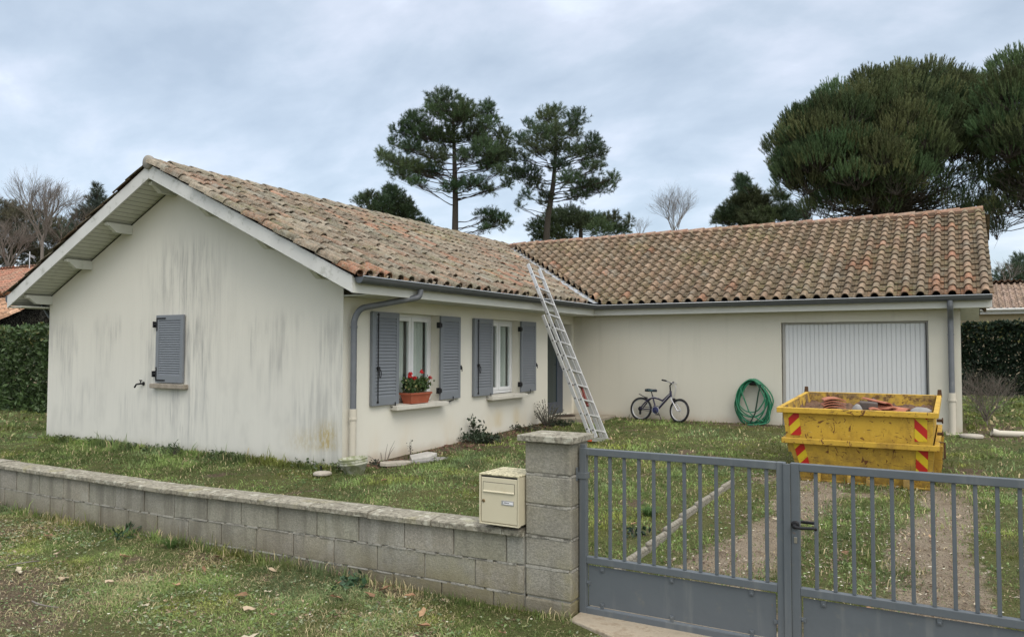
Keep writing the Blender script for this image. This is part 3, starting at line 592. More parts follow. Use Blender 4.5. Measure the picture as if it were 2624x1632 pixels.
# left wing, front slope: u along +Y, v up towards the ridge
fL = frame((OVX+.075, GY-.03, ZE-.012), (0, 1, 0), (-1, 0, SL)); lenL = 4.05*slL+.05
kpL = lambda u, v: vside(OVX-v/slL, GY+u) < .25
parts = []
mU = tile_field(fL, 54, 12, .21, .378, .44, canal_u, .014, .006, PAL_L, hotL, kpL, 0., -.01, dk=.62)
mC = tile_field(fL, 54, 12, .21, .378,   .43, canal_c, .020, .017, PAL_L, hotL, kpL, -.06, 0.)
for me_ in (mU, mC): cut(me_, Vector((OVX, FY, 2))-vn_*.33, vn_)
fLL = frame((XL-.06, GY-.03, ZE-.01), (0, 1, 0), (1, 0, SLL))
mLL = tile_field(fLL, 66, 11, .21, .378, .46, arch(.16, .075, .02, 6, .03), .034, .012, PAL_L, lambda u, v: .05, None, 0., 0.)
def join(name, ms, m, mat_parent=None):
    bm = bmesh.new()
    for x in ms: bm.from_mesh(x)
    me = bpy.data.meshes.new(name); bm.to_mesh(me); bm.free(); return me
hp('tiled_roof_slope', join('roofL', [mU, mC], None), mt['tileL'], label='old curved tiles, uneven and mottled with lichen')
hp('tiled_roof_slope', mLL, mt['tileL'])
fR = frame((-3.6, FY-.075, ZE-.012), (1, 0, 0), (0, 1, SR)); lenR = 3.38*slR
roman = [(-.1185, .012), (-.112, .002), (-.085, 0), (-.062, .004)]+[(-.058+.060*(1-math.cos(PI*i/8)), .006+.072*math.sin(PI*i/8)**.9) for i in range(1, 9)]+[(.075, .002), (.1185, .0)]
roman = [(u+.0, h) for u, h in roman]
hotR = lambda u, v: .012+.30*math.exp(-((u-10.3)**2/.8+(v-2.9)**2/.6))+.3*math.exp(-((u-9.2)**2/.35+(v-1.2)**2/.12))+(.30 if (v < .5 and u > 9.8) else 0)
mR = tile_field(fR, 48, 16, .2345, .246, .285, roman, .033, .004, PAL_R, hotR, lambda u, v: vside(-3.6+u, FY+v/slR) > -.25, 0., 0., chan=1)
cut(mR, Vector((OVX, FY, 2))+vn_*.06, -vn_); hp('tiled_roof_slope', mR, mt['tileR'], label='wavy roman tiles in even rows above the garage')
fRB = frame((-3.5, YB+.2, ZE), (1, 0, 0), (0, -1, SR)); mRB = tile_field(fRB, 48, 9, .2345, .42, .46, roman, .02, .004, PAL_R, lambda u, v: .05)
hp('tiled_roof_slope', mRB, mt['tileR'])
# mortared tile ends along the valley, and the flashing
mb = MB()
for i in range(22):
    t = (i+.5)/22; x = OVX+(HX-OVX)*t; y = FY+(RY-FY)*t; z = ZE-.012+SL*(OVX-x)
    c = Vector((x, y, z+.035))+vn_*.06; mb = MB(); mb.blob(c, (.04, .085, .05), i, .3, 10); hp('mortar_plug', mb, mt['mortar'])
mb = MB(); a = Vector((OVX+.03, FY-.03, ZE+.012)); b = Vector((HX+.02, RY-.02, ZE+SL*(OVX-HX)-.03))
n = 26; vs = []
for i in range(n+1):
    p = a+(b-a)*(i/n); rr = random.Random(i)
    for s in (-.40, -.20, -.03, .10): vs.append((p.x+vn_.x*s, p.y+vn_.y*s, p.z+.035+(.0 if s > -.1 else .33*(-s-.03))+rr.uniform(-.010, .010)))
mb.add(vs, [(i*4+k, i*4+k+1, i*4+k+5, i*4+k+4) for i in range(n) for k in range(3)], False); hp('valley_flashing', mb, mt['lead'])
# ridges
def ridge(a, b, n, r, m, seed, jit):
    mb = MB(); a = Vector(a); b = Vector(b); t = (b-a).normalized(); sd_ = t.cross(Vector((0, 0, 1))).normalized(); rr = random.Random(seed); K = 10
    ln = (b-a).length/n
    for i in range(n):
        c0 = a+t*(i*ln); c1 = a+t*((i+1.16)*ln); dz = rr.uniform(-jit, jit); r0 = r*1.10; r1 = r*.93
        col = random.Random(seed*100+i).choice([(.34, .30, .24), (.30, .255, .20), (.37, .33, .27), (.33, .27, .215)] if seed == 1 else [(.40, .24, .18), (.36, .22, .165), (.42, .27, .21)])
        mb.tint = col; vs = []
        for (c, q, h) in ((c0, r0-.016, .012), (c0, r0, .012), (c1, r1, .0)):
            for k in range(K+1):
                an = PI*(-.08+1.16*k/K); vs.append(c+sd_*q*math.cos(an)+Vector((0, 0, q*math.sin(an)*.92+h+dz)))
        mb.add(vs[:2*K+2], [(k, k+1, K+2+k, K+1+k) for k in range(K)], False); mb.add(vs[K+1:], [(k, k+1, K+2+k, K+1+k) for k in range(K)], True)
    return mb
RZ = ZE+SL*(OVX-HX)
hp('ridge_tiles', ridge((HX, GY-.03, RZ+.005), (HX, RY+.05, RZ+.0), 29, .105, None, 1, .008), mt['ridge'])
mb = MB(); mb.lathe([(0, GY-.04), (.10, GY-.04), (.108, GY-.02), (.10, GY+.03)], (HX, 0, RZ+.03), 16, 'y'); hp('ridge_end_plug', mb, mt['mortar'])
hp('ridge_tiles', ridge((XR-.0, RY, RZ+.015), (HX+.15, RY, RZ+.0), 27, .10, None, 2, .004), mt['tileR'])
mb = MB(); mb.box(HX+.1, XR-.03, RY-.15, RY+.15, RZ-.09, RZ+.03); mb.box(HX-.12, HX+.12, GY+.02, RY, RZ-.08, RZ+.025); hp('ridge_mortar', mb, simple('ridge_bedding', (.17, .115, .08), .95, .2, 12, bump=.5))  # bedding coloured dark brown to paint in the shade under the ridge tiles
# gutters
def gutter(path, r=.068):
    mb = MB(); K = 9; vs = []; P = [Vector(p) for p in path]; n = len(P)
    for i, p in enumerate(P):
        d = (P[min(i+1, n-1)]-P[max(i-1, 0)]); d.z = 0; d.normalize(); o_ = Vector((d.y, -d.x, 0))
        if 0 < i < n-1:
            d1 = (P[i]-P[i-1]).normalized(); d2 = (P[i+1]-P[i]).normalized(); o_ = (Vector((d1.y, -d1.x, 0))+Vector((d2.y, -d2.x, 0))); o_.normalize(); o_ = o_/max(.3, o_.dot(Vector((d1.y, -d1.x, 0))))
        for k in range(K+1):
            a = PI*k/K; vs.append(p+o_*(-r*math.cos(a))+Vector((0, 0, -r*1.1*math.sin(a))))
        vs.append(p+o_*(r+.004)+Vector((0, 0, .006)))
    m_ = K+2; mb.add(vs, [(i*m_+k, i*m_+k+1, (i+1)*m_+k+1, (i+1)*m_+k) for i in range(n-1) for k in range(K+1)], True)
    for i in (0, n-1): mb.add(vs[i*m_:i*m_+K+1], [list(range(K+1))])
    return mb
gz = ZE-.018; GO = .078
mb = gutter([(OVX+GO, GY+.04, gz), (OVX+GO, FY-GO, gz), (XR, FY-GO, gz)]); g_ = hp('gutter', mb, mt['zinc']); so_ = g_.modifiers.new('s', 'SOLIDIFY'); so_.thickness = .003
mb = MB(); mb.tube([(OVX+GO+.070, GY+.04, gz+.008), (OVX+GO+.070, FY-GO-.070, gz+.008), (XR, FY-GO-.070, gz+.008)], .0085, 8)
for y in np.arange(.1, 6.5, .56): mb.tube([(OVX+GO-.066*math.cos(PI*k/8), y, gz-.077*math.sin(PI*k/8)) for k in range(9)], .003, 5)
for x in np.arange(1.6, 7.5, .62): mb.tube([(x, FY-GO+.066*math.cos(PI*k/8), gz-.077*math.sin(PI*k/8)) for k in range(9)], .003, 5)
hp('gutter_bead', mb, simple('bright_zinc_edge', (.42, .44, .47), .3, .1, 9, metal=.6))
mb = MB(); mb.tube([(XL-.07, GY+.04, gz-.03), (XL-.07, 13, gz-.03)], .07, 10); mb.tube([(XL-.03, .1, gz-.09), (-7.1, .12, 1.98), (-6.95, .12, 1.94)], .035, 8); hp('gutter', mb, mt['zinc'])
# downpipes
def arcpath(pts, r=.1, n=6):
    P = [Vector(p) for p in pts]; o_ = [P[0]]
    for i in range(1, len(P)-1):
        a = (P[i-1]-P[i]).normalized(); b = (P[i+1]-P[i]).normalized(); q = min(r, (P[i-1]-P[i]).length*.45, (P[i+1]-P[i]).length*.45)
        A = P[i]+a*q; B = P[i]+b*q
        for k in range(n+1):
            t = k/n; o_.append(A*(1-t)**2+P[i]*2*t*(1-t)+B*t*t)
    return o_+[P[-1]]
mb = MB(); mb.tube(arcpath([(OVX+GO, .80, 2.25), (OVX+GO-.01, .79, 2.14), (.14, .17, 1.97), (.085, .115, 1.82), (.085, .115, .61)], .12), .042, 14)
mb.tube([(.085, .115, 1.735), (.085, .115, 1.70)], .047, 14); mb.tube([(.085, .115, 1.01), (.085, .115, .985)], .045, 14); dp = hp('downpipe', mb, mt['zincp'])
mb = MB(); mb.tube([(.085, .115, .62), (.085, .115, .50)], .052, 14); mb.tube([(.085, .115, .50), (.085, .115, .475)], .058, 14); mb.tube([(.085, .115, .475), (.085, .115, -.25)], .047, 14); hp('downpipe_foot', mb, mt['cream'])
mb = MB(); gxp = 7.035; mb.tube(arcpath([(gxp, FY-GO, 2.25), (gxp, FY-GO, 2.13), (gxp, L_-.075, 1.98), (gxp, L_-.075, 1.8), (gxp, L_-.075, .70)], .08), .045, 14); mb.tube([(gxp, L_-.075, 1.70), (gxp, L_-.075, 1.68)], .051, 14); hp('downpipe', mb, mt['zincp'])
mb = MB(); mb.tube([(gxp, L_-.08, .71), (gxp, L_-.08, .60)], .058, 14); mb.tube([(gxp, L_-.08, .60), (gxp, L_-.08, .575)], .068, 14); mb.tube([(gxp, L_-.08, .575), (gxp, L_-.08, .0)], .052, 14); mb.box(gxp-.10, gxp+.10, L_-.19, L_-.01, .0, .035); hp('downpipe_foot', mb, mt['cream'])

# windows
def window(h):
    a, b, c, d = h; X0 = -.165; mid = (a+b)/2; fr_ = MB(); w_ = .05
    fr_.box(X0-.05, X0, a, a+w_, c+.02, d); fr_.box(X0-.05, X0, b-w_, b, c+.02, d); fr_.box(X0-.05, X0, a+w_, b-w_, d-w_, d); fr_.box(X0-.05, X0, a+w_, b-w_, c+.02, c+.02+w_)
    win = hp('window', fr_, mt['pvc'], bevel=.004); sash = []
    for p, q in ((a+w_+.003, mid-.004), (mid+.004, b-w_-.003)):
        s_ = MB(); z0 = c+.02+w_+.003; z1 = d-w_-.003; e_ = .058; X1 = X0+.012
        s_.box(X1-.05, X1, p, p+e_, z0, z1); s_.box(X1-.05, X1, q-e_, q, z0, z1); s_.box(X1-.05, X1, p+e_, q-e_, z1-e_, z1); s_.box(X1-.05, X1, p+e_, q-e_, z0, z0+e_)
        put('sash', s_, mt['pvc'], win, False, bevel=.004); gl = MB(); gl.box(X1-.03, X1-.025, p+e_, q-e_, z0+e_, z1-e_); put('pane', gl, mt['glass'], win)
        cu = MB(); N = 44; y0, y1 = p+e_-.02, q-e_+.02
        y0, y1 = (y0, y1-.05) if p > mid else (y0, y1-.06)
        vs = [(X0-.075+.016*math.sin(i*1.15)+.008*math.sin(i*.43+1), y0+(y1-y0)*i/N, z) for i in range(N+1) for z in (c+.02, d)]
        cu.add(vs, [(2*i, 2*i+2, 2*i+3, 2*i+1) for i in range(N)], True); put('curtain', cu, mt['curtain'], win)
    for o_ in win.children: pass
    return win
window(W1); window(W2)
for (ya, yb) in ((1.0, 2.30), (3.64, 4.92)):
    mb = MB(); mb.prism([(-.165, .615), (.0, .612), (.135, .598), (.135, .540), (.0, .545), (.0, .600), (-.165, .600)], 'y', ya, yb); hp('window_sill', mb, mt['sill'], bevel=.004)
def shutter(name_parent, plane, a, b, z0, z1, off, th=.034, rod=None, hinge='r'):
    """plane 'x': leaf in x=off.., a..b along y;  plane 'y': leaf in y=off"""
    def bx(m_, u0, u1, t0, t1, za, zb):
        if plane == 'x': m_.box(t0, t1, u0, u1, za, zb)
        else: m_.box(u0, u1, -t0, -t1, za, zb)
    fm = MB(); st = .068; bx(fm, a, a+st, off, off+th, z0, z1); bx(fm, b-st, b, off, off+th, z0, z1); bx(fm, a+st, b-st, off, off+th, z1-.085, z1); bx(fm, a+st, b-st, off, off+th, z0, z0+.11)
    bx(fm, a+st, b-st, off, off+.006, z0+.11, z1-.085)
    o_ = hp('shutter', fm, mt['shutter'], bevel=.003); ns = 24 if z1-z0 > 1.2 else 23; lz0, lz1 = z0+.11, z1-.085; sl_ = MB()
    for i in range(ns):
        zc = lz0+(i+.5)*(lz1-lz0)/ns; hh = (lz1-lz0)/ns
        lo, hi = zc-hh*.52, zc+hh*.52; t0, t1 = off+.008, off+th-.004
        if plane == 'x': sl_.prism([(t1, lo), (t1+.001, lo+.011), (t0+.008, hi), (t0, hi), (t0, lo+.012)], 'y', a+st, b-st)
        else: sl_.prism([(-t1, lo), (-t1-.001, lo+.011), (-t0-.008, hi), (-t0, hi), (-t0, lo+.012)], 'x', a+st, b-st)
    put('louvres', sl_, mt['shutter'], o_); return o_
def iron(o_, mb): return put('ironwork', mb, mt['blackm'], o_)
for a, b, side in ((.54, 1.135, 'L'), (2.19, 2.752, 'R'), (3.175, 3.785, 'L'), (4.805, 5.388, 'R')):
    o_ = shutter('s', 'x', a, b, .627, 1.948, .022)
    def ir(nm_, f): mb = MB(); f(mb); put(nm_, mb, mt['blackm'], o_)
    if side == 'L':
        yr = a+.115
        def f1(mb): mb.tube([(.064, yr, .66), (.064, yr, 1.93)], .0075, 8); mb.box(.056, .066, yr-.02, yr+.02, 1.895, 1.915); mb.box(.056, .066, yr-.02, yr+.02, .665, .69)
        def f2(mb): mb.box(.056, .082, yr-.022, yr+.022, 1.125, 1.175); mb.tube([(.085, yr+.02+.02*math.cos(t), 1.075+.055*math.sin(t)) for t in np.linspace(0, 2*PI, 14)[:-1]], .006, 6, closed=True)
        def f3(mb): mb.tube([(.03, b-.10, .60), (.07, b-.10, .60), (.07, b-.10, .66)], .008, 6); mb.tube([(.04, b-.15, .585), (.04, b-.08, .60)], .01, 6)
        ir('bolt_rod', f1); ir('bolt_handle', f2); ir('shutter_catch', f3)
        fm = MB(); fm.box(.006, .021, a-.0, b-.02, .635, 1.94); put('back_leaf', fm, mt['shutter'], o_)
    else:
        for z in (.77, 1.80): ir('hinge', lambda mb: (mb.box(.0, .060, a-.045, a-.002, z-.045, z+.045), mb.box(.052, .066, a-.004, a+.02, z-.03, z+.03)))
        ir('latch', lambda mb: (mb.tube([(.03, b+.012, 1.13), (.075, b+.012, 1.13), (.075, b+.012, 1.06)], .008, 6), mb.box(.03, .065, b-.005, b+.02, 1.09, 1.16)))
        ir('shutter_catch', lambda mb: (mb.tube([(.03, a+.33, .60), (.07, a+.33, .60), (.07, a+.33, .665)], .008, 6), mb.tube([(.04, a+.26, .585), (.04, a+.34, .60)], .01, 6)))
o_ = shutter('g', 'y', -3.858, -3.205, .892, 1.945, .012)
for z0, z1, zt in ((1.70, 1.905, 1), (.915, 1.13, 0)):
    mb = MB(); mb.box(-3.845, -3.822, -.053, -.046, z0, z1); zq = z1-.022 if zt else z0
    mb.box(-3.822, -3.62, -.053, -.046, zq, zq+.022); zc = (z0+z1)/2
    mb.box(-3.93, -3.845, -.055, -.04, zc-.012, zc+.018); mb.box(-3.925, -3.90, -.06, .0, zc-.05, zc+.045); put('strap_hinge', mb, mt['blackm'], o_)
mb = MB(); mb.box(-3.94, -3.12, -.09, .05, .80, .872); hp('window_sill', mb, mt['oldsill'], bevel=.01)
# door
dm = MB(); a, b, c, d = DR; X0 = -.21
dm.box(X0-.05, X0, a, a+.06, c, d); dm.box(X0-.05, X0, b-.06, b, c, d); dm.box(X0-.05, X0, a+.06, b-.06, d-.06, d)
dm.box(X0-.045, X0+.004, a+.063, a+.35, c+.012, d-.063); dm.box(X0-.045, X0+.004, b-.28, b-.063, c+.012, d-.063); dm.box(X0-.045, X0+.004, a+.35, b-.28, c+.012, c+.25); dm.box(X0-.045, X0+.004, a+.35, b-.28, d-.2, d-.063)
dr = hp('front_door', dm, mt['door'], bevel=.004); mb = MB(); mb.box(X0-.03, X0-.012, a+.35, b-.28, c+.25, d-.2); put('pane', mb, mt['doorglass'], dr)
mb = MB(); mb.tube([(X0+.004, b-.13, 1.1), (X0+.05, b-.13, 1.1), (X0+.05, b-.26, 1.1)], .011, 8); put('handle', mb, mt['chrome'], dr)
mb = MB(); mb.box(-.30, .98, 6.02, L_-.003, -.2, .068); hp('porch_step', mb, mt['porch'], bevel=.012)
# garage door
mb = MB(); n = 31; x0, x1 = 4.335, 6.655; y = L_+.085; vs = []
pts = []
for i in range(n):
    a = x0+(x1-x0)*i/n; p = (x1-x0)/n; pts += [(a, 0), (a+p*.78, 0), (a+p*.84, .012), (a+p*.94, .012)]
pts.append((x1, 0)); mb.add([(u, y+h, z) for u, h in pts for z in (0., 1.90)], [(2*i, 2*i+2, 2*i+3, 2*i+1) for i in range(len(pts)-1)], False)
gd = hp('garage_door', mb, mt['garage']); mb = MB(); mb.box(4.29, 4.334, L_+.05, L_+.12, 0, 1.931); mb.box(6.656, 6.698, L_+.05, L_+.12, 0, 1.931); mb.box(4.334, 6.656, L_+.05, L_+.12, 1.901, 1.931); put('door_frame', mb, mt['gframe'], gd, bevel=.003)
mb = MB(); mb.tube([(4.325, L_+.06, 0), (4.325, L_+.06, 1.9)], .006, 6); put('seal', mb, mt['blackm'], gd); mb = MB(); mb.tube([(6.664, L_+.045, 0), (6.664, L_+.045, 1.9)], .008, 6); put('seal', mb, mt['blackm'], gd)
# tap on the gable
mb = MB(); tx, tz = -4.20, .86; mb.tube([(tx, 0, tz), (tx, -.07, tz), (tx-.045, -.10, tz-.01), (tx-.075, -.11, tz-.06)], .014, 8); mb.tube([(tx, -.055, tz), (tx, -.055, tz+.05)], .01, 8); mb.tube([(tx-.03, -.055, tz+.052), (tx+.03, -.055, tz+.052)], .009, 8); mb.lathe([(.03, 0), (.03, -.012)], (tx, 0, tz), 12, 'y')
hp('tap', mb, mt['blackm'])

# ------------------------------------------------------------------ block wall, pillar
YW = -3.112
def wtop(x): return np.interp(x, [-6, -2.25, .84, 3.31, 4.49], [.078, .079, .075, .117, .137])
wallt = thing('block_wall', (1., YW+.1, -.38), 'low wall of grey concrete blocks with a lichen-spotted coping along the lawn', 'wall')
mbj = MB(); rr = random.Random(3)
xs = [-13.61+.445*i for i in range(41)]+[4.49]
zr_ = lambda x, k: wtop(x)-(.0+[0, .206, .405][k])*(1+.08*(x < 1))
mbk = MB()
for k in range(3):
    off = [-.02, -.235, -.09][k]; x = -5.9-.4455*17+off; J = .006
    while x < 4.488:
        x1 = min(x+.4455+rr.uniform(-.006, .006), 4.488); a, b = x+J, x1-J
        if 4.488-x1 < .06: x1 = 4.488; b = x1-J
        pz = rr.uniform(-.0035, .0035); zt = lambda q: zr_(q, k)-J; zb = (lambda q: zr_(q, k+1)+J) if k < 2 else (lambda q: -.55)
        q_ = rr.uniform(.90, 1.06); mbk.tint = (q_*rr.uniform(.98, 1.04), q_, q_*rr.uniform(.93, 1.0)); vs = []
        for yy in (YW+pz, YW+.19):
            vs += [(a, yy, zb(a)), (b, yy, zb(b)), (b, yy, zt(b)), (a, yy, zt(a))]
        mbk.add(vs, [(0, 1, 2, 3), (7, 6, 5, 4), (0, 4, 5, 1), (1, 5, 6, 2), (2, 6, 7, 3), (3, 7, 4, 0)]); x = x1
put('blocks', mbk, mt['block'], wallt, True, bevel=.004)
vs = []
for x in xs:
    for yy in (YW+.012, YW+.180): vs += [(x, yy, -.55), (x, yy, wtop(x)-.003)]
n = len(xs); mbj.add(vs, [(4*i, 4*i+4, 4*i+5, 4*i+1) for i in range(n-1)]+[(4*i+2, 4*i+3, 4*i+7, 4*i+6) for i in range(n-1)])
rj = random.Random(12)                                              # smeared mortar proud of the joints
for k in (1, 2):
    x = -13.4
    while x < 4.4:
        l_ = rj.uniform(.03, .22); z = zr_(x, k); mbj.box(x, min(x+l_, 4.48), YW-.003-rj.random()*.003, YW+.01, z-rj.uniform(.003, .008), z+rj.uniform(.003, .009)); x += l_+rj.uniform(0, .06)
put('mortar_joints', mbj, mt['joint'], wallt, True)
x = -13.7; k = 0
while x < 4.48:
    ln = .60+rr.uniform(-.01, .01); x1 = min(x+ln, 4.486)
    if 4.486-x1 < .15: x1 = 4.486
    dz = rr.uniform(-.004, .004); mb = MB(); N = 6; rc = random.Random(k)
    y0, y1 = YW-.042+rr.uniform(-.004, .004), YW+.235; vs = []
    for i in range(N+1):
        q = x+.003+(x1-x-.006)*i/N; z = wtop(q)+dz; e_ = rc.uniform(-.003, .003)
        vs += [(q, y0+e_, z), (q, y0+e_, z+.037), (q, y0+.02+e_, z+.043), (q, YW+.1, z+.052), (q, y1-.02-e_, z+.043), (q, y1-e_, z+.037), (q, y1-e_, z)]
    m_ = 7; mb.add(vs, [(i*m_+j, (i+1)*m_+j, (i+1)*m_+(j+1) % m_, i*m_+(j+1) % m_) for i in range(N) for j in range(m_)]+[list(range(m_))[::-1], [N*m_+j for j in range(m_)]])
    put('coping_slab', mb, mt['cap'], wallt, True, bevel=.003); x = x1; k += 1

pil = thing('gate_pillar', (4.67, -2.94, -.38), 'square concrete block pillar with a flat lichened cap beside the gate', 'pillar')
px0, px1, py0, py1 = 4.495, 4.845, YW, YW+.285
jz = [.79, .564, .355, .141, -.066, -.272, -.60]
for k in range(6):
    mb = MB(); q_ = rr.uniform(.85, 1.1); mb.tint = (q_, q_*.99, q_*.97); o_ = rr.uniform(-.003, .003); mb.box(px0+o_, px1+o_, py0+rr.uniform(-.003, .003), py1, jz[k+1]+.006, jz[k]-.006); put('block', mb, mt['pblock'], pil, True, bevel=.012)
mb = MB(); mb.box(px0+.012, px1-.012, py0+.012, py1-.012, -.6, .785)
for z in jz[1:5]:
    q = px0+.005
    while q < px1-.02:
        l_ = rj.uniform(.03, .12); mb.box(q, min(q+l_, px1-.004), py0-.001-rj.random()*.003, py0+.02, z-rj.uniform(.004, .012), z+rj.uniform(.004, .010)); q += l_
    mb.box(px1-.01, px1+.003, py0+.01, py1-.01, z-.007, z+.006)
put('mortar_joints', mb, mt['joint'], pil, True)
mb = MB(); c0, c1, d0, d1 = 4.455, 4.876, YW-.05, YW+.315; z0, z1 = .790, .832; xm, ym = (c0+c1)/2, (d0+d1)/2
mb.add([(c0, d0, z0), (c1, d0, z0), (c1, d1, z0), (c0, d1, z0), (c0, d0, z1), (c1, d0, z1), (c1, d1, z1), (c0, d1, z1), (xm, ym, z1+.014)], [(3, 2, 1, 0), (0, 1, 5, 4), (1, 2, 6, 5), (2, 3, 7, 6), (3, 0, 4, 7), (4, 5, 8), (5, 6, 8), (6, 7, 8), (7, 4, 8)])
put('cap', mb, mt['cap'], pil, True, bevel=.004)

copy_thing(pil, (4.67+3.165, -2.94, -.38), 0, 'block pillar holding the right gate leaf, just past the right edge')

# ------------------------------------------------------------------ mailbox
mbx = thing('mailbox', (4.34, -3.03, .19), 'cream metal mailbox with a name plate standing on the wall coping against the pillar', 'mailbox')
x0, x1, y0, y1, z0, z1 = 4.172, 4.486, -3.195, -2.86, .205, .545
mb = MB(); mb.box(x0, x1, y0+.018, y1, z0, z1-.004); put('body', mb, mt['box'], mbx, True, bevel=.006)
mb = MB(); mb.box(x0-.006, x1+.002, y0+.002, y1+.004, z1-.004, z1+.006); put('lid', mb, mt['boxtop'], mbx, True, bevel=.003)
mb = MB(); mb.box(x0-.004, x0+.008, y0, y0+.03, z0-.004, z1-.004); mb.box(x1-.008, x1+.001, y0, y0+.03, z0-.004, z1-.004); mb.box(x0+.008, x1-.008, y0, y0+.03, z0-.004, z0+.006); put('rim', mb, mt['box'], mbx, True, bevel=.002)
mb = MB(); mb.box(x0+.013, x1-.013, y0+.004, y0+.0165, z0+.012, z1-.018); dd_ = put('door', mb, mt['box'], mbx, True, bevel=.003)
mb = MB(); mb.box(x0+.030, x1-.034, y0+.0015, y0+.0035, .425, .492); mb.prism([(y0+.0035, .438), (y0-.006, .432), (y0-.006, .426), (y0+.0035, .424)], 'x', x0+.030, x1-.034); put('letter_flap', mb, mt['box'], dd_, True, bevel=.0015)
mb = MB(); mb.box(x0+.028, x1-.032, y0+.0022, y0+.0038, .4925, .4955); mb.box(x1-.0335, x1-.0315, y0+.0022, y0+.0038, .425, .494); mb.box(x0+.0275, x0+.0295, y0+.0022, y0+.0038, .425, .494); mb.box(x0+.013, x1-.013, y0+.008, y0+.0145, z1-.0175, z1-.009); put('shadow_gap', mb, mt['blackm'], dd_, True)
mb = MB(); mb.lathe([(.0115, y0+.004), (.0115, y0-.001), (.008, y0-.003)], (x0+.032, 0, .362), 18, 'y'); mb.box(x0+.0305, x0+.0335, y0-.0045, y0-.0025, .357, .367); put('lock', mb, simple('brass', (.22, .16, .09), .4, metal=.7), dd_, True)
mb = MB(); mb.box(x1-.135, x1-.038, y0, y0+.0035, .346, .378); put('name_plate', mb, mt['plate'], dd_, True, bevel=.001)
mb = MB(); mb.box(x1-.119, x1-.043, y0-.0012, y0-.0002, .353, .371); put('name_slip', mb, mt['paper'], dd_, True)
mb = MB(); rn = random.Random(5); q = x1-.113
for i in range(9):
    l_ = rn.uniform(.002, .0045); mb.box(q, q+l_, y0-.002, y0-.0013, .3605, .3605+rn.choice([.004, .005, .007])); q += l_+.0012
put('name_writing', mb, mt['ink'], dd_, True)

# ------------------------------------------------------------------ gate
gm = mt['gate']
def gate_leaf(label, x0, x1, bars, hinge, knobs):
    g_ = thing('gate_leaf', (x0, -2.99, -.38), label, 'gate', 'leaves of the driveway gate'); ya, yb = -3.012, -2.968; st = .05
    mb = MB(); mb.box(x0, x0+st, ya, yb, -.365, .752); mb.box(x1-st, x1, ya, yb, -.365, .752)
    mb.box(x0+st, x1-st, ya, yb, .705, .751); mb.box(x0+st, x1-st, ya, yb, -.020, .026); mb.box(x0+st, x1-st, ya, yb, -.358, -.312)
    put('frame', mb, gm, g_, True, bevel=.004)
    for b in bars: mb = MB(); mb.box(b-.0105, b+.0105, -3.000, -2.980, .0265, .7045); put('bar', mb, gm, g_, True, bevel=.003)
    mb = MB(); mb.box(x0+st+.012, x1-st-.012, -2.992, -2.988, -.300, -.034); put('kick_panel', mb, gm, g_, True)
    for kx, kz, v in knobs:
        mb = MB()
        if v: mb.box(kx-.013, kx+.013, -3.001, -2.9925, kz-.012, kz+.024*v if v > 0 else kz+.012) if v > 0 else mb.box(kx-.013, kx+.013, -3.001, -2.9925, kz-.024, kz+.012)
        else: mb.box(kx-.020, kx+.020, -3.001, -2.9925, kz-.013, kz+.013)
        mb.lathe([(.008, -3.001), (.008, -3.005), (.005, -3.006)], (kx, 0, kz), 8, 'y'); put('panel_clip', mb, gm, g_, True, bevel=.002)
    return g_
B = .1018
gl1 = gate_leaf('left leaf of the slate-grey barred gate, hung from the block pillar', 4.858, 6.205, [4.974+B*i for i in range(12)], 'l', [(5.02, -.055, 1), (5.50, -.055, 1), (6.0, -.055, 1), (5.02, -.285, -1), (5.50, -.285, -1), (6.0, -.285, -1), (4.915, -.15, 0), (6.15, -.20, 0)])
mb = MB(); mb.box(4.86, 4.90, -3.0, -2.98, .752, .775); put('top_pin', mb, gm, gl1, True, bevel=.002); mb = MB(); mb.box(4.846, 4.85, -3.04, -2.94, .53, .62); mb.box(4.85, 4.915, -3.019, -2.961, .545, .585); put('hinge', mb, gm, gl1, True, bevel=.002)
mb = MB(); mb.box(4.85, 4.93, -3.05, -2.93, -.385, -.366); put('hinge', mb, gm, gl1, True, bevel=.002)
gl2 = gate_leaf('right leaf of the slate-grey barred gate, with black lever handle', 6.235, 7.62, [6.375+.1005*i for i in range(13)], 'r', [(6.41, -.055, 1), (7.0, -.055, 1), (7.45, -.055, 1), (6.41, -.285, -1), (7.0, -.285, -1), (6.292, -.16, 0)])
mb = MB(); mb.box(6.196, 6.236, -3.024, -3.0125, -.362, .748); put('rebate_strip', mb, gm, gl2, True, bevel=.003)
mb = MB(); hx, hz = 6.262, .392
mb.lathe([(.024, -3.012), (.024, -3.020), (.016, -3.022)], (hx, 0, hz), 18, 'y'); mb.tube(arcpath([(hx, -3.02, hz), (hx, -3.062, hz-.002), (hx+.03, -3.068, hz-.006), (hx+.115, -3.064, hz+.0), (hx+.118, -3.05, hz-.008)], .015), .0095, 10)
mb.tube(arcpath([(hx, -2.968, hz), (hx, -2.92, hz), (hx+.03, -2.915, hz), (hx+.115, -2.918, hz)], .015), .0095, 10); put('handle', mb, mt['blackm'], gl2, True)
mb = MB(); mb.box(hx-.009, hx+.009, -3.0155, -3.0125, hz-.108, hz-.072); lk = put('lock', mb, mt['chrome'], gl2, True, bevel=.006)

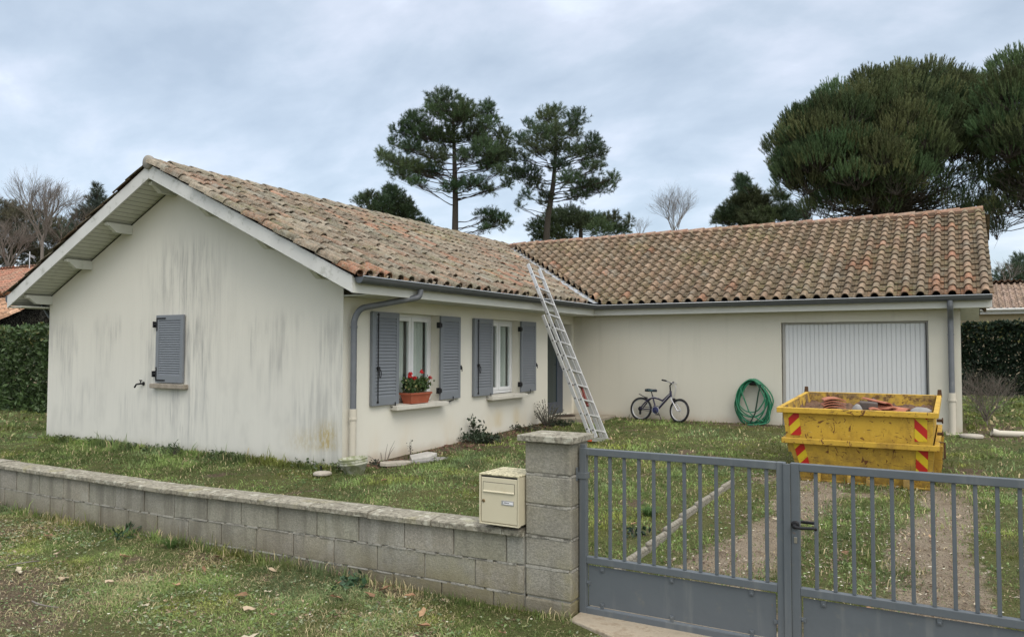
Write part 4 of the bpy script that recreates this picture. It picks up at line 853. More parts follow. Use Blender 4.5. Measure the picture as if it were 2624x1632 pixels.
# ------------------------------------------------------------------ skips
def skip(name, label, z0, z1, xt0, xt1, xb0, xb1, yf_t, yf_b, yr_t, yr_b, rim_out, rh, tilt, feet):
    """open-topped tapered body; z0 floor, z1 rim top"""
    t = thing(name, ((xb0+xb1)/2, (yf_b+yr_b)/2, z0), label, 'skip', 'nested yellow skips')
    zt = z1-rh; th = .012; tl = lambda y: tilt*(y-yf_t)
    top = [(xt0, yf_t), (xt1, yf_t), (xt1, yr_t), (xt0, yr_t)]; bot = [(xb0, yf_b), (xb1, yf_b), (xb1, yr_b), (xb0, yr_b)]
    mb = MB(); vs = [(x, y, z1-.004+tl(y)) for x, y in top]+[(x, y, z0+tl(y)) for x, y in bot]
    mb.add(vs, [(0, 4, 5, 1), (1, 5, 6, 2), (2, 6, 7, 3), (3, 7, 4, 0), (7, 6, 5, 4)]); put('body', mb, mt['yellow'], t, True)
    mb = MB(); cx, cy = (xt0+xt1)/2, (yf_t+yr_t)/2; ins = lambda p: (p[0]+(th if p[0] < cx else -th), p[1]+(th if p[1] < cy else -th))
    vs = [(*ins(p), z1-.003+tl(p[1])) for p in top]+[(*ins(p), z0+.02+tl(p[1])) for p in bot]
    mb.add(vs, [(1, 5, 4, 0), (2, 6, 5, 1), (3, 7, 6, 2), (0, 4, 7, 3), (4, 5, 6, 7)]); put('lining', mb, mt['inner'], t, True)
    mb = MB(); o_ = rim_out; a = [(xt0-o_, yf_t-o_), (xt1+o_, yf_t-o_), (xt1+o_, yr_t+o_), (xt0-o_, yr_t+o_)]; b = [(xt0, yf_t), (xt1, yf_t), (xt1, yr_t), (xt0, yr_t)]
    for i in range(4):
        j = (i+1) % 4; q = [a[i], a[j], b[j], b[i]]; vs = [(x, y, zt+tl(y)) for x, y in q]+[(x, y, z1+tl(y)) for x, y in q]
        mb.add(vs, [(3, 2, 1, 0), (4, 5, 6, 7), (0, 1, 5, 4), (1, 2, 6, 5), (2, 3, 7, 6), (3, 0, 4, 7)])
    put('rim', mb, mt['yellow'], t, True, bevel=.006)
    # chevron plates on the front
    fx = lambda u, z: (1-u)*(xb0+(xt0-xb0)*(z-z0)/(z1-z0))+u*(xb1+(xt1-xb1)*(z-z0)/(z1-z0)); fy = lambda z: yf_b+(yf_t-yf_b)*(z-z0)/(z1-z0)-.006
    for s, m_ in ((0, mt['chevL']), (1, mt['chevR'])):
        za, zb = zt-.004, zt-.27; mb = MB()
        u0, u1 = (.035, .115) if s == 0 else (.885, .965)
        mb.add([(fx(u0, zb), fy(zb), zb), (fx(u1, zb), fy(zb), zb), (fx(u1, za), fy(za), za), (fx(u0, za), fy(za), za)], [(0, 1, 2, 3)]); o2 = put('chevron_plate', mb, m_, t, True)
        so2 = o2.modifiers.new('s', 'SOLIDIFY'); so2.thickness = .003
    return t
sk2 = skip('skip', 'lower yellow skip with red chevrons, holding the filled skip nested in it', -.112, .374, 5.315, 6.878, 5.45, 6.845, 1.93, 2.00, 3.93, 3.86, .052, .062, .03, 1)
for fx_ in (5.66, 6.02, 6.22, 6.62):
    mb = MB(); w_ = .035 if fx_ < 6.5 else .055; mb.prism([(1.93, .02), (1.90, -.10), (1.90, -.128), (3.6, -.09), (3.6, -.07), (1.99, -.10)], 'x', fx_-w_, fx_+w_); put('skid', mb, mt['yellow'], sk2, True, bevel=.004)
mb = MB(); mb.box(5.47, 6.83, 1.945, 1.985, -.128, -.105); put('base_bar', mb, mt['yellow'], sk2, True, bevel=.004)
sk1 = skip('skip', 'upper yellow skip with a scratched rim, holding roof tiles and rubble', .20, .735, 5.262, 6.872, 5.33, 6.86, 1.945, 1.965, 3.93, 3.9, .055, .062, .045, 0)
for sk, zz_ in ((sk1, .62), (sk1, .47)):
    mb = MB(); mb.tube([(6.90, 2.3, zz_), (6.95, 2.3, zz_)], .018, 10); mb.tube([(6.95, 2.3, zz_), (6.965, 2.3, zz_)], .034, 12); put('lifting_lug', mb, mt['rust'], sk, True)
mb = MB(); mb.tube([(6.92, 2.22, .38), (6.975, 2.22, .38), (6.975, 2.22, .20), (6.95, 2.22, .20)], .012, 8); put('hook', mb, mt['rust'], sk1, True)
for x, y in ((5.225, 3.96), (6.905, 3.96)):
    mb = MB(); mb.prism([(x-.03, .80), (x+.03, .80), (x+.022, .90), (x-.022, .90)], 'y', y-.012, y+.012); put('corner_lug', mb, mt['rust'], sk1, True, bevel=.004)
for yy in (2.35, 3.5): mb = MB(); mb.prism([(6.86, -.08), (6.93, -.08), (6.955, .33), (6.86, .33)], 'y', yy-.05, yy+.05); put('side_rib', mb, mt['yellow'], sk2, True, bevel=.004)
mb = MB(); N = 26; vs = [(5.30+1.55*i/N, 1.98+1.92*j/N, .59+.04*math.sin(i*1.3+j)+.06*rr.random()+.05*j/N) for j in range(N+1) for i in range(N+1)]
mb.add(vs, [(j*(N+1)+i, j*(N+1)+i+1, (j+1)*(N+1)+i+1, (j+1)*(N+1)+i) for j in range(N) for i in range(N)], True)
ru = put('rubble', mb, mt['rubble']); props(ru, 'brown broken rubble filling the upper skip below the tiles', 'rubble', kind='stuff')
def tile_mb(w=.17, h=.045, ln=.36, th=.014, flat=.4):
    mb = MB(); K = 8; vs = []
    for y, s in ((0, 1.), (ln, .88)):
        for q in (0, th):
            for k in range(K+1):
                a = PI*(flat/2+(1-flat)*k/K); vs.append(((w/2)*s*math.cos(a)/math.cos(PI*flat/2), y, h*s*(math.sin(a)-math.sin(PI*flat/2))*1.6+q))
    n = K+1; fs = []
    for k in range(K): fs += [(k, k+1, 2*n+k+1, 2*n+k)[::-1], (n+k, n+k+1, 3*n+k+1, 3*n+k), (k, n+k, n+k+1, k+1), (2*n+k, 2*n+k+1, 3*n+k+1, 3*n+k)]
    fs += [(0, 2*n, 3*n, n), (n-1, 2*n-1, 4*n-1, 3*n-1)]; mb.add(vs, fs); return mb
tile_me = tile_mb().mesh('loose_tile'); tile_me.materials.append(mt['newtile']); tile_w = tile_mb(.25, .05, .36, .014, .45).mesh('loose_tile'); tile_w.materials.append(mt['newtile'])
def loose(me, loc, rot, label, group, sc=1):
    o = link(bpy.data.objects.new('roof_tile', me)); o.location = loc; o.rotation_euler = rot; o.scale = (sc,)*3; return props(o, label, 'roof tile', group)
ordn = ['bottom', 'second lowest', 'third from the bottom', 'fourth from the bottom', 'second from the top', 'topmost']
for i in range(6): loose(tile_w, (5.80+rr.uniform(-.008, .008), 2.42, .635+.031*i), (rr.uniform(-.02, .02), rr.uniform(-.02, .02), .25+rr.uniform(-.05, .05)), f'{ordn[i]} of the six terracotta tiles stacked at the left of the skip', 'stacked tiles in the skip', 1.0)
for i, (x, y, z, a, b, c, lb) in enumerate([(6.40, 2.50, .745, .15, .45, 1.0, 'terracotta tile lying tilted on the heap, leftmost of the loose ones'), (6.46, 2.42, .705, -.1, .2, .75, 'terracotta tile wedged under the tilted one in the skip'), (6.60, 2.46, .69, .1, -.15, 1.2, 'flat terracotta tile right of the tilted one in the skip'), (6.28, 2.34, .68, .1, .3, .3, 'broken terracotta piece beside the dark chunk in the skip')]):
    loose(tile_me, (x, y, z), (a, b, c), lb, 'loose tiles in the skip')
for nm, c, r_, m_, lb in (('rubble_chunk', (6.06, 2.36, .70), (.06, .06, .075), 'stone', 'rounded grey chunk beside the tile stack in the skip'), ('rubble_chunk', (6.74, 2.40, .675), (.13, .09, .085), 'stone', 'wide pale rounded chunk at the right of the skip'), ('rubble_chunk', (6.12, 3.74, .70), (.05, .04, .075), 'darkstone', 'dark lump at the back rim of the skip')):
    mb = MB(); mb.blob((0, 0, 0), r_, int(c[0]*100), .12, 14); o = put(nm, mb, mt[m_]); o.location = c; props(o, lb, 'rubble')
mb = MB(); mb.box(-.10, .10, -.06, .06, -.06, .06); o = put('masonry_block', mb, mt['darkstone'], bevel=.012); o.location = (6.17, 2.50, .735); o.rotation_euler = (.1, .05, .1); props(o, 'dark grey block on the heap in the middle of the skip', 'block')

# ------------------------------------------------------------------ ladder
F0, T0 = Vector((2.06, 3.925, -.055)), Vector((.425, 4.587, 2.935)); ax = (T0-F0).normalized(); wd = (Vector((0, 1, 0))-ax*ax.y).normalized(); nn_ = ax.cross(wd).normalized()
if nn_.x < 0: nn_ = -nn_
lad = thing('ladder', (F0.x, F0.y, zg(0, 3.9).item()), 'tall aluminium extension ladder leaning on the gutter in the corner of the house', 'ladder')
Lt = (T0-F0).length
def sect(s0, s1, hw, off, nm):
    o_ = nn_*off
    for sgn in (-1, 1):
        mb = MB(); a = F0+ax*s0+wd*hw*sgn+o_; b = F0+ax*s1+wd*hw*sgn+o_; mb.bar(a, b, .025, .062, nn_)
        put(nm, mb, mt['alu'], lad, True, bevel=.004)
    return o_
o1 = sect(.03, Lt, .185, .0, 'fly_rail'); o2 = sect(-.0, 2.42, .205, -.085, 'base_rail')
for i in range(12):
    s = .16+i*.28; mb = MB(); a = F0+ax*s-wd*.175; b = F0+ax*s+wd*.175; mb.bar(a, b, .03, .026, nn_); put('rung', mb, mt['alu'], lad, True, bevel=.003)
    mb = MB(); c = F0+ax*s-wd*.197; mb.tube([c+wd*.003, c-wd*.004], .013, 10); c = F0+ax*s+wd*.1725; put('rivet', mb, mt['blackm'], lad, True)
for i in range(8):
    s = .22+i*.28; mb = MB(); a = F0+ax*s-wd*.195+o2*0-nn_*.085; b = F0+ax*s+wd*.195-nn_*.085; mb.bar(a, b, .03, .026, nn_); put('rung', mb, mt['alu'], lad, True, bevel=.003)
    mb = MB(); c = F0+ax*s-wd*.2175-nn_*.085; mb.tube([c+wd*.003, c-wd*.004], .013, 10); put('rivet', mb, mt['blackm'], lad, True)
mb = MB(); a = F0-nn_*.03-wd*.36+Vector((0, 0, .0)); b = F0-nn_*.03+wd*.33+Vector((0, 0, .03)); mb.bar(a, b, .045, .07, (0, 0, 1)); put('stabiliser_bar', mb, mt['alu'], lad, True, bevel=.004)
for p, q in ((a, 1), (b, -1)):
    mb = MB(); mb.bar(p-wd*.04*q, p+wd*.02*q, .055, .08, (0, 0, 1)); put('foot', mb, mt['orange'], lad, True, bevel=.01)
mb = MB(); c = F0+ax*1.02-nn_*.04; mb.bar(c-wd*.17, c+wd*.16, .03, .03, nn_); mb.bar(c-wd*.08, c-wd*.02-ax*.22, .03, .03, nn_); mb.bar(c+wd*.1, c+wd*.04-ax*.38, .045, .03, nn_); put('locking_catch', mb, simple('red_brown_catch', (.20, .05, .04), .6, .3, 30), lad, True, bevel=.003)

# ------------------------------------------------------------------ bicycle
bk_ = thing('bicycle', (1.60, 6.93, zg(0, 6.9).item()-.005), 'small purple child\'s bicycle with teal saddle leaning on the wall', 'bicycle')
bk_.rotation_euler = (R(-7), 0, R(-6)); r_ = .232
def bp(n_, mb, m_, par=None): return put(n_, mb, m_, par or bk_)
def wheel(cx, yaw):
    wh = link(bpy.data.objects.new('wheel', None)); wh.parent = bk_; wh.location = (cx, 0, r_); wh.rotation_euler = (0, 0, yaw)
    mb = MB(); mb.tube([((r_-.019)*math.cos(2*PI*k/48), 0, (r_-.019)*math.sin(2*PI*k/48)) for k in range(48)], .0225, 10, closed=True); bp('tyre', mb, mt['tyre'], wh)
    mb = MB(); mb.tube([((r_-.043)*math.cos(2*PI*k/48), 0, (r_-.043)*math.sin(2*PI*k/48)) for k in range(48)], .0095, 8, closed=True); bp('rim', mb, mt['rim'], wh)
    mb = MB(); mb.tube([(0, -.045, 0), (0, .045, 0)], .014, 8)
    for k in range(20):
        a = 2*PI*k/20; mb.tube([(.012*math.cos(a+.6), .02*(-1)**k, .012*math.sin(a+.6)), ((r_-.045)*math.cos(a), 0, (r_-.045)*math.sin(a))], .0011, 4)
    bp('spokes', mb, mt['rim'], wh); return wh
wheel(0, 0); wheel(.82, R(-14))
mb = MB(); mb.tube(arcpath([(.0, .05, r_), (.10, .045, .36), (.20, .02, .455), (.33, 0, .465), (.47, 0, .41)], .06), .013, 8); mb.tube(arcpath([(.0, -.05, r_), (.10, -.045, .36), (.20, -.02, .455), (.33, 0, .455), (.47, 0, .40)], .06), .013, 8)
mb.tube([(.0, .05, r_), (.33, .03, .225)], .010, 8); mb.tube([(.0, -.05, r_), (.33, -.03, .225)], .010, 8); mb.tube([(.33, 0, .225), (.235, 0, .50)], .016, 10)
mb.tube([(.345, 0, .225), (.63, 0, .545)], .026, 10); mb.tube([(.46, 0, .42), (.63, 0, .575)], .014, 10); mb.tube([(.637, 0, .49), (.615, 0, .61)], .022, 12); bp('frame', mb, mt['purple'])
mb = MB(); mb.tube([(.355, -.023, .25), (.615, -.023, .54)], .008, 6); mb.tube([(.22, -.02, .475), (.30, -.016, .478), (.36, -.014, .46)], .006, 6); bp('frame_decal', mb, mt['silver'])
mb = MB(); mb.tube([(.635, 0, .50), (.655, -.04, .44), (.70, -.045, .38), (.80, -.05, r_-.01)], .011, 8); mb.tube([(.635, 0, .50), (.665, .04, .44), (.72, .045, .38), (.83, .05, r_+.01)], .011, 8); bp('fork', mb, mt['silver'])
mb = MB(); mb.tube([(.20, 0, .60), (.25, 0, .46)], .011, 8); bp('seat_post', mb, mt['blackm'])
mb = MB(); vs = []; pr = [(-.11, .066, .006), (-.06, .074, .012), (0, .055, .004), (.05, .030, .0), (.10, .018, .004), (.125, .010, -.004)]
for x, w_, z in pr: vs += [(.20+x, -w_, .618+z), (.20+x, 0, .632+z), (.20+x, w_, .618+z), (.20+x, w_*.7, .580+z*.3), (.20+x, -w_*.7, .580+z*.3)]
mb.add(vs, [(i*5+j, (i+1)*5+j, (i+1)*5+(j+1) % 5, i*5+(j+1) % 5) for i in range(5) for j in range(5)]+[(0, 1, 2, 3, 4), (29, 28, 27, 26, 25)], True); sd2 = bp('saddle', mb, mt['saddle'])
mb = MB(); mb.add([(.115, -.072, .622), (.20, -.060, .620), (.255, -.03, .612), (.20, -.045, .588), (.13, -.052, .592)], [(0, 4, 3, 2, 1)]); mb.add([(.12, -.05, .634), (.20, -.045, .636), (.20, .045, .636), (.12, .05, .634)], [(0, 1, 2, 3)]); bp('saddle_panel', mb, mt['teal'], sd2)
mb = MB(); mb.tube([(.615, 0, .60), (.60, 0, .72), (.63, 0, .75)], .014, 8); bp('stem', mb, mt['blackm'])
hb = MB(); hb.tube(arcpath([(.55, -.25, .80), (.60, -.12, .79), (.635, 0, .755), (.60, .12, .79), (.57, .25, .80)], .05), .010, 8); h_ = bp('handlebar', hb, mt['blackm'])
for a, b in (((.545, -.26, .80), (.583, -.16, .795)), ((.57, .25, .80), (.59, .16, .795))): mb = MB(); mb.tube([a, b], .016, 10); bp('grip', mb, mt['tyre'], h_)
mb = MB(); mb.tube([(.60, -.14, .79), (.66, -.15, .77), (.60, -.2, .77)], .006, 6); mb.tube([(.61, .14, .79), (.68, .15, .77), (.63, .2, .77)], .006, 6); bp('brake_lever', mb, mt['rim'], h_)
for k in range(3): mb = MB(); mb.tube(arcpath([(.62, -.1+.06*k, .78), (.74, -.08+.05*k, .74-.02*k), (.755-.02*k, -.03, .60), (.68, 0, .45)], .12), .003, 5); bp('cable', mb, mt['silver'])
mb = MB(); mb.lathe([(.0, -.052), (.062, -.052), (.070, -.046), (.070, -.040), (0, -.040)], (.335, 0, .218), 24, 'y'); bp('chain_guard', mb, simple('blue_chain_guard', (.03, .035, .10), .4))
mb = MB(); mb.tube([(.335+.073*math.cos(t), -.047, .218+.073*math.sin(t)) for t in np.linspace(0, 2*PI, 25)[:-1]], .0045, 6, closed=True); bp('chain_ring', mb, mt['rim'])
mb = MB(); mb.tube([(.335, -.062, .218), (.40, -.068, .135)], .008, 8); bp('crank', mb, mt['blackm']); mb = MB(); mb.box(.375, .455, -.13, -.075, .122, .14); bp('pedal', mb, mt['tyre'])
mb = MB(); mb.tube([(.335, .062, .218), (.27, .068, .30)], .008, 8); bp('crank', mb, mt['blackm']); mb = MB(); mb.box(.23, .31, .075, .13, .29, .308); bp('pedal', mb, mt['tyre'])
mb = MB(); mb.tube([(.0, -.048, .275), (.335, -.048, .262)], .0045, 5); mb.tube([(.0, -.048, .215), (.335, -.048, .172)], .0045, 5); bp('chain', mb, mt['blackm'])
mb = MB(); mb.lathe([(0, -.055), (.042, -.05), (.048, -.035), (.03, -.03), (0, -.03)], (0, 0, r_), 16, 'y'); mb.box(-.01, .03, -.06, -.04, .13, .20); mb.blob((.01, -.05, .14), (.02, .015, .03), 3, .1, 8); bp('derailleur', mb, mt['blackm'])
mb = MB(); vs = []
for k in range(6):
    a = R(62+k*8); rr_ = r_+.018+.004*k
    vs += [(rr_*math.cos(a), -.022, r_+rr_*math.sin(a)), (rr_*math.cos(a), .022, r_+rr_*math.sin(a))]
vs2 = [(-.05-.02*k if False else 0, 0, 0) for k in range(0)]
mb.add([(x, y, z) for x, y, z in vs], [(2*i, 2*i+2, 2*i+3, 2*i+1) for i in range(5)], True); mb.bar((.13, 0, .44), (-.06, 0, .53), .038, .012); bp('mudguard', mb, simple('dark_plastic', (.05, .05, .055), .5))
mb = MB(); mb.tube([(.36, .03, .19), (.42, .10, .0)], .007, 6); bp('kickstand', mb, mt['blackm'])
for x, z in ((.10, .44), (.70, .44)): mb = MB(); mb.box(x-.015, x+.015, -.035, .035, z-.03, z+.03); bp('brake', mb, mt['blackm'])

# ------------------------------------------------------------------ hose
ho = thing('garden_hose', (3.78, 7.08, zg(0, 7.).item()), 'green garden hose hung in long loops on the wall left of the garage', 'hose')
mb = MB(); rh_ = random.Random(4)
for i in range(11):
    hw = .335-.010*rh_.randint(0, 10); hh = .46-.014*rh_.randint(0, 8); cx_ = 3.78+rh_.uniform(-.03, .03); top_z = .885-rh_.uniform(0, .05); yo = 7.13-.013*i; pts = []
    for k in range(40):
        a = 2*PI*k/40; sx_ = math.sin(a); cz_ = math.cos(a); wq = hw*(1-.30*max(0, cz_)**1.3)*(1+.05*math.sin(3*a+i))
        pts.append((cx_+wq*sx_, yo+.01*math.sin(2*a+i), max(.045, top_z-hh+hh*cz_)))
    mb.tube(pts, .0125, 7, closed=True)
mb.tube(arcpath([(3.60, 7.0, .75), (3.50, 7.0, .42), (3.66, 6.99, .26), (3.86, 6.99, .26), (4.02, 7.0, .5), (3.98, 7.02, .75)], .15), .0125, 7)
mb.tube(arcpath([(3.55, 7.0, .72), (3.74, 6.98, .22), (3.98, 6.97, .10)], .1), .0125, 7); mb.tube(arcpath([(4.09, 7., .3), (4.1, 6.95, .08), (3.9, 6.9, .04), (3.72, 6.86, .035)], .08), .0125, 7); put('hose', mb, mt['hose'], ho, True)
mb = MB(); mb.tube([(3.93, 6.98, .74), (3.90, 6.97, .62), (3.84, 6.96, .25), (3.74, 6.95, .05)], .014, 7); mb.tube([(3.93, 6.98, .74), (3.935, 6.98, .78)], .02, 8); put('hose_end', mb, mt['hosed'], ho, True)
mb = MB(); mb.tube([(3.62, 7.10, .76), (3.70, 7.05, .80), (3.84, 7.05, .80), (3.92, 7.10, .76)], .018, 7); mb.box(3.70, 3.84, 7.1, 7.188, .76, .84); put('hanger', mb, mt['blackm'], ho, True)

# ------------------------------------------------------------------ foliage helpers
def unit(a): return a/np.maximum(np.linalg.norm(a, axis=-1, keepdims=True), 1e-9)
def leaves(C, Dn, size, asp=.5, fold=.25, tint=None):
    """one folded leaf (4 triangles' worth: two quads) at each centre C pointing along Dn"""
    n = len(C); Dn = unit(Dn); s = unit(np.cross(Dn, rng.normal(size=(n, 3)))); up_ = unit(np.cross(s, Dn)); size = np.asarray(size).reshape(-1, 1)*np.ones((n, 1))
    a = C; b = C+Dn*size; m = C+Dn*size*.5; l = m+s*size*asp/2+up_*size*fold*.3; r = m-s*size*asp/2+up_*size*fold*.3
    V = np.stack([a, l, b, r], 1).reshape(-1, 3); i = np.arange(n)[:, None]*4
    F = np.concatenate([i+np.array([[0, 1, 2]]), i+np.array([[0, 2, 3]])]); return V, F, np.repeat(tint, 4, 0)
def needles(C, A, ln, k, nl, nw, spread, tint, up_bias=.25):
    """k needles round each shoot starting at C along axis A (length ln)"""
    n = len(C); A = unit(A); C = np.repeat(C, k, 0); A = np.repeat(A, k, 0); ln = np.repeat(np.asarray(ln).reshape(-1)*np.ones(n), k)[:, None]
    t = rng.random((n*k, 1)); rad = unit(rng.normal(size=(n*k, 3))); rad = unit(rad-A*(rad*A).sum(1, keepdims=True))
    d = unit(A*(.55+.45*t)+rad*spread+np.array([0, 0, up_bias])); b = C+A*ln*t; s = unit(np.cross(d, rng.normal(size=d.shape)))*nw/2; L_n = nl*(.7+.5*rng.random((n*k, 1)))
    V = np.stack([b-s, b+s, b+d*L_n], 1).reshape(-1, 3); F = np.arange(n*k*3).reshape(-1, 3)
    T = np.repeat(tint, k, 0)*(.75+.5*rng.random((n*k, 1))); return V, F, np.repeat(T, 3, 0)
def foliage_obj(name, parts_, m, parent):
    o = 0; Vs, Fs, Ts = [], [], []
    for V, F, T in parts_: Vs.append(V); Fs.append(F+o); Ts.append(T); o += len(V)
    return put(name, np_mesh(name, np.concatenate(Vs), np.concatenate(Fs), np.concatenate(Ts)), m, parent, True)
def limb(mb, a, b, r0, r1, sag=.1, n=6, seed=0, k=6):
    rr_ = random.Random(seed); a = Vector(a); b = Vector(b); L0 = (b-a).length; pts = []
    for i in range(n+1):
        t = i/n; p = a.lerp(b, t); p.z += -sag*L0*math.sin(PI*t)*.8+0; w_ = L0*.035*math.sin(PI*t)
        pts.append(p+Vector((rr_.uniform(-w_, w_), rr_.uniform(-w_, w_), rr_.uniform(-w_, w_))))
    mb.tube(pts, [r0+(r1-r0)*(i/n)**.8 for i in range(n+1)], k, cap=False); return pts
right_v = Vector(tuple(_r0)); fwd_v = Vector((-_r0[1], _r0[0], 0))

def pine(name, label, cat, dist, trunk, clumps, base_v=None, per=42, shoot=.26, green=(.056, .098, .046), sz=1., cone=None, group=None, wid=.045, ndl=(34, .19, .017), twiggy=.5, up=.6, depthf=.9, seed=1, bend=.05):
    """trunk = [(u,v,r_m)], clumps = [(u,v,ru,rv)] surveyed in the photograph, all placed in depth around the trunk"""
    rs = np.random.default_rng(seed); dep = lambda u, v, d=dist: Vector(tuple(at(u, v, d)))
    px = dist/F_PX; tp = [dep(u, v) for u, v, r in trunk]; base = tp[0].copy(); base.z = 0.
    t = thing(name, tuple(base), label, cat, group)
    mb = MB(); path = [base]+tp; mb.tube(path, [trunk[0][2]*1.2]+[q[2] for q in trunk], 10); put('trunk', mb, mt['bark'], t, True)
    mb = MB(); fo = []; umin = min(c[0]-c[2] for c in clumps); umax = max(c[0]+c[2] for c in clumps); hw_px = (umax-umin)/2; uc = (umax+umin)/2
    for i, (u, v, ru, rv) in enumerate(clumps):
        lim = math.sqrt(max(.05, 1-((u-uc)/hw_px)**2))*hw_px*px*depthf; dd_ = rs.uniform(-lim, lim)*.9
        reps = 1 if len(clumps) > 60 else 2
        for q in range(reps):
            d2 = dd_ if q == 0 else -dd_*rs.uniform(.5, 1.)
            uu, vv = u+rs.normal(0, ru*.15), v+rs.normal(0, rv*.15); c = Vector(tuple(at(uu, vv, dist+d2)))
            # branch from the trunk, starting a little lower
            zs_ = [p.z for p in path]; zt = max(min(c.z-.22*math.hypot(c.x-path[-1].x, c.y-path[-1].y)-.1, path[-1].z), path[0].z+.3)
            for a, b in zip(path, path[1:]):
                if a.z <= zt <= b.z+1e-6: st = a.lerp(b, (zt-a.z)/max(1e-6, b.z-a.z)); break
            else: st = path[-1]
            pts = limb(mb, st, c, .024*sz+.016*rs.random(), .007*sz, bend, 7, i*3+q, 5)
            n = max(5, int(per*(ru*rv)/(40*22)*(1. if q == 0 else .8)))
            e_ = rs.normal(size=(n, 3)); e_ = e_/np.linalg.norm(e_, axis=1, keepdims=True)*rs.random((n, 1))**.4; R_ = np.array([ru*px, ru*px, rv*px])
            C = np.array(c)[None]+e_*R_; A = e_*.75+np.array([0, 0, up])+rs.normal(0, .28, (n, 3))
            g_ = np.array(green)*(.72+.6*rs.random()); g_ = g_*np.array([1+rs.uniform(-.12, .30), 1, 1+rs.uniform(-.15, .15)]); tt = np.tile(g_, (n, 1))*(.8+.45*rs.random((n, 1)))
            fo.append(needles(C, A, shoot*sz*(.6+.7*rs.random(n)), ndl[0], ndl[1]*sz, ndl[2]*sz, .95, tt))
            for j in range(0, n, 2 if twiggy > .4 else 5):
                mid = pts[rs.integers(3, 7)]; mb.tube([mid, mid.lerp(Vector(tuple(C[j])), .6)+Vector((0, 0, -.05)), Vector(tuple(C[j]))], [.008*sz, .006*sz, .004*sz], 4, cap=False)
    put('branches', mb, mt['bark'], t, True); foliage_obj('crown', fo, mt['needle'], t); return t

# the two tall pines behind the left wing
pine('pine_tree', 'taller of the two open-crowned pines behind the roof, with a long bare trunk', 'pine tree', 44, [(1166, 600, .19), (1167, 520, .165), (1165, 430, .13), (1163, 340, .08), (1160, 265, .05)],
     [(1150,252,40,15),(1118,282,32,26),(1190,285,34,26),(1157,305,45,24),(1248,285,18,22),(1252,312,24,20),(1062,312,30,20),(1030,332,26,18),(1090,345,42,24),(1150,350,42,24),(1215,345,34,28),(1238,378,30,24),(1292,352,18,20),(1280,380,28,20),(1055,378,34,18),(1010,372,14,12),(978,398,13,16),(1005,415,26,18),(1052,425,36,20),(1100,440,36,17),(1030,446,28,14),(1262,398,36,22),(1296,405,24,18),(1250,424,30,12),(1158,482,36,13),(1212,470,34,15),(1245,488,20,11),(1195,402,30,18),(1125,398,34,20),(1246,552,30,12),(1272,572,32,14),(1240,590,14,8),(1292,560,14,10),(1070,470,22,10),(1285,440,20,12),(1300,470,14,12)], seed=3, per=125)
pine('pine_tree', 'shorter of the two open-crowned pines behind the roof, nearer the garage', 'pine tree', 46, [(1400, 615, .21), (1404, 560, .18), (1418, 470, .14), (1424, 390, .09), (1425, 300, .05)],
     [(1428,288,26,14),(1402,303,28,20),(1466,312,26,24),(1350,322,14,12),(1378,340,34,20),(1430,340,36,22),(1472,345,16,18),(1335,362,22,16),(1375,380,40,18),(1427,382,36,18),(1520,368,22,22),(1537,396,20,20),(1503,392,26,18),(1470,388,22,16),(1350,450,40,18),(1318,446,22,16),(1372,476,24,12),(1440,430,30,15),(1466,458,34,18),(1502,476,38,18),(1542,482,34,16),(1572,458,14,14),(1530,432,22,14),(1482,500,32,12),(1400,510,18,20),(1350,500,16,10),(1330,530,12,8),(1340,410,18,10),(1500,430,20,12),(1320,398,14,12)], seed=5, per=112, green=(.066, .104, .054))
# bushy evergreens between and beside them
def bush(name, label, cat, dist, clumps, green=(.055, .085, .042), leaf=None, seed=1, group=None, per=70, trunk_u=None, sz=1., ndl=(30, .22, .022)):
    u0 = trunk_u or sum(c[0] for c in clumps)/len(clumps); vmin = min(c[1] for c in clumps); vmax = max(c[1]+c[3] for c in clumps)
    return pine(name, label, cat, dist, [(u0, vmax+25, .22), (u0, (vmin+vmax)/2, .13), (u0, vmin+8, .04)], clumps, green=green, seed=seed, group=group, per=per, sz=sz, twiggy=.1, up=.5, ndl=ndl)
bush('evergreen_tree', 'low dense evergreen seen above the roof at the foot of the shorter pine', 'evergreen tree', 55, [(1392,588,36,22),(1420,562,34,24),(1455,548,34,20),(1480,575,40,24),(1510,562,34,18),(1540,582,34,18),(1560,560,22,16),(1590,590,26,14),(1430,600,40,16),(1380,612,24,12),(1612,570,10,12)], seed=8, per=170)
bush('evergreen_tree', 'low evergreen at the left of the tall pine above the ridge', 'evergreen tree', 50, [(925,518,20,12),(950,508,22,14),(985,522,24,18),(1010,502,26,18),(1025,530,30,22),(1050,550,26,22),(970,545,40,16),(1000,490,14,10),(1080,575,24,14),(1020,570,40,16)], seed=9, per=170)
bush('evergreen_tree', 'low spreading evergreen at the left foot of the great stone pine', 'evergreen tree', 40, [(1905,478,16,24),(1918,505,22,22),(1950,520,24,16),(1890,525,26,16),(1868,548,26,16),(1910,555,36,18),(1960,550,36,20),(2005,548,30,20),(1850,568,22,10),(1930,575,50,14),(2040,560,26,16),(1985,500,12,9),(2010,512,14,9)], seed=10, per=170)

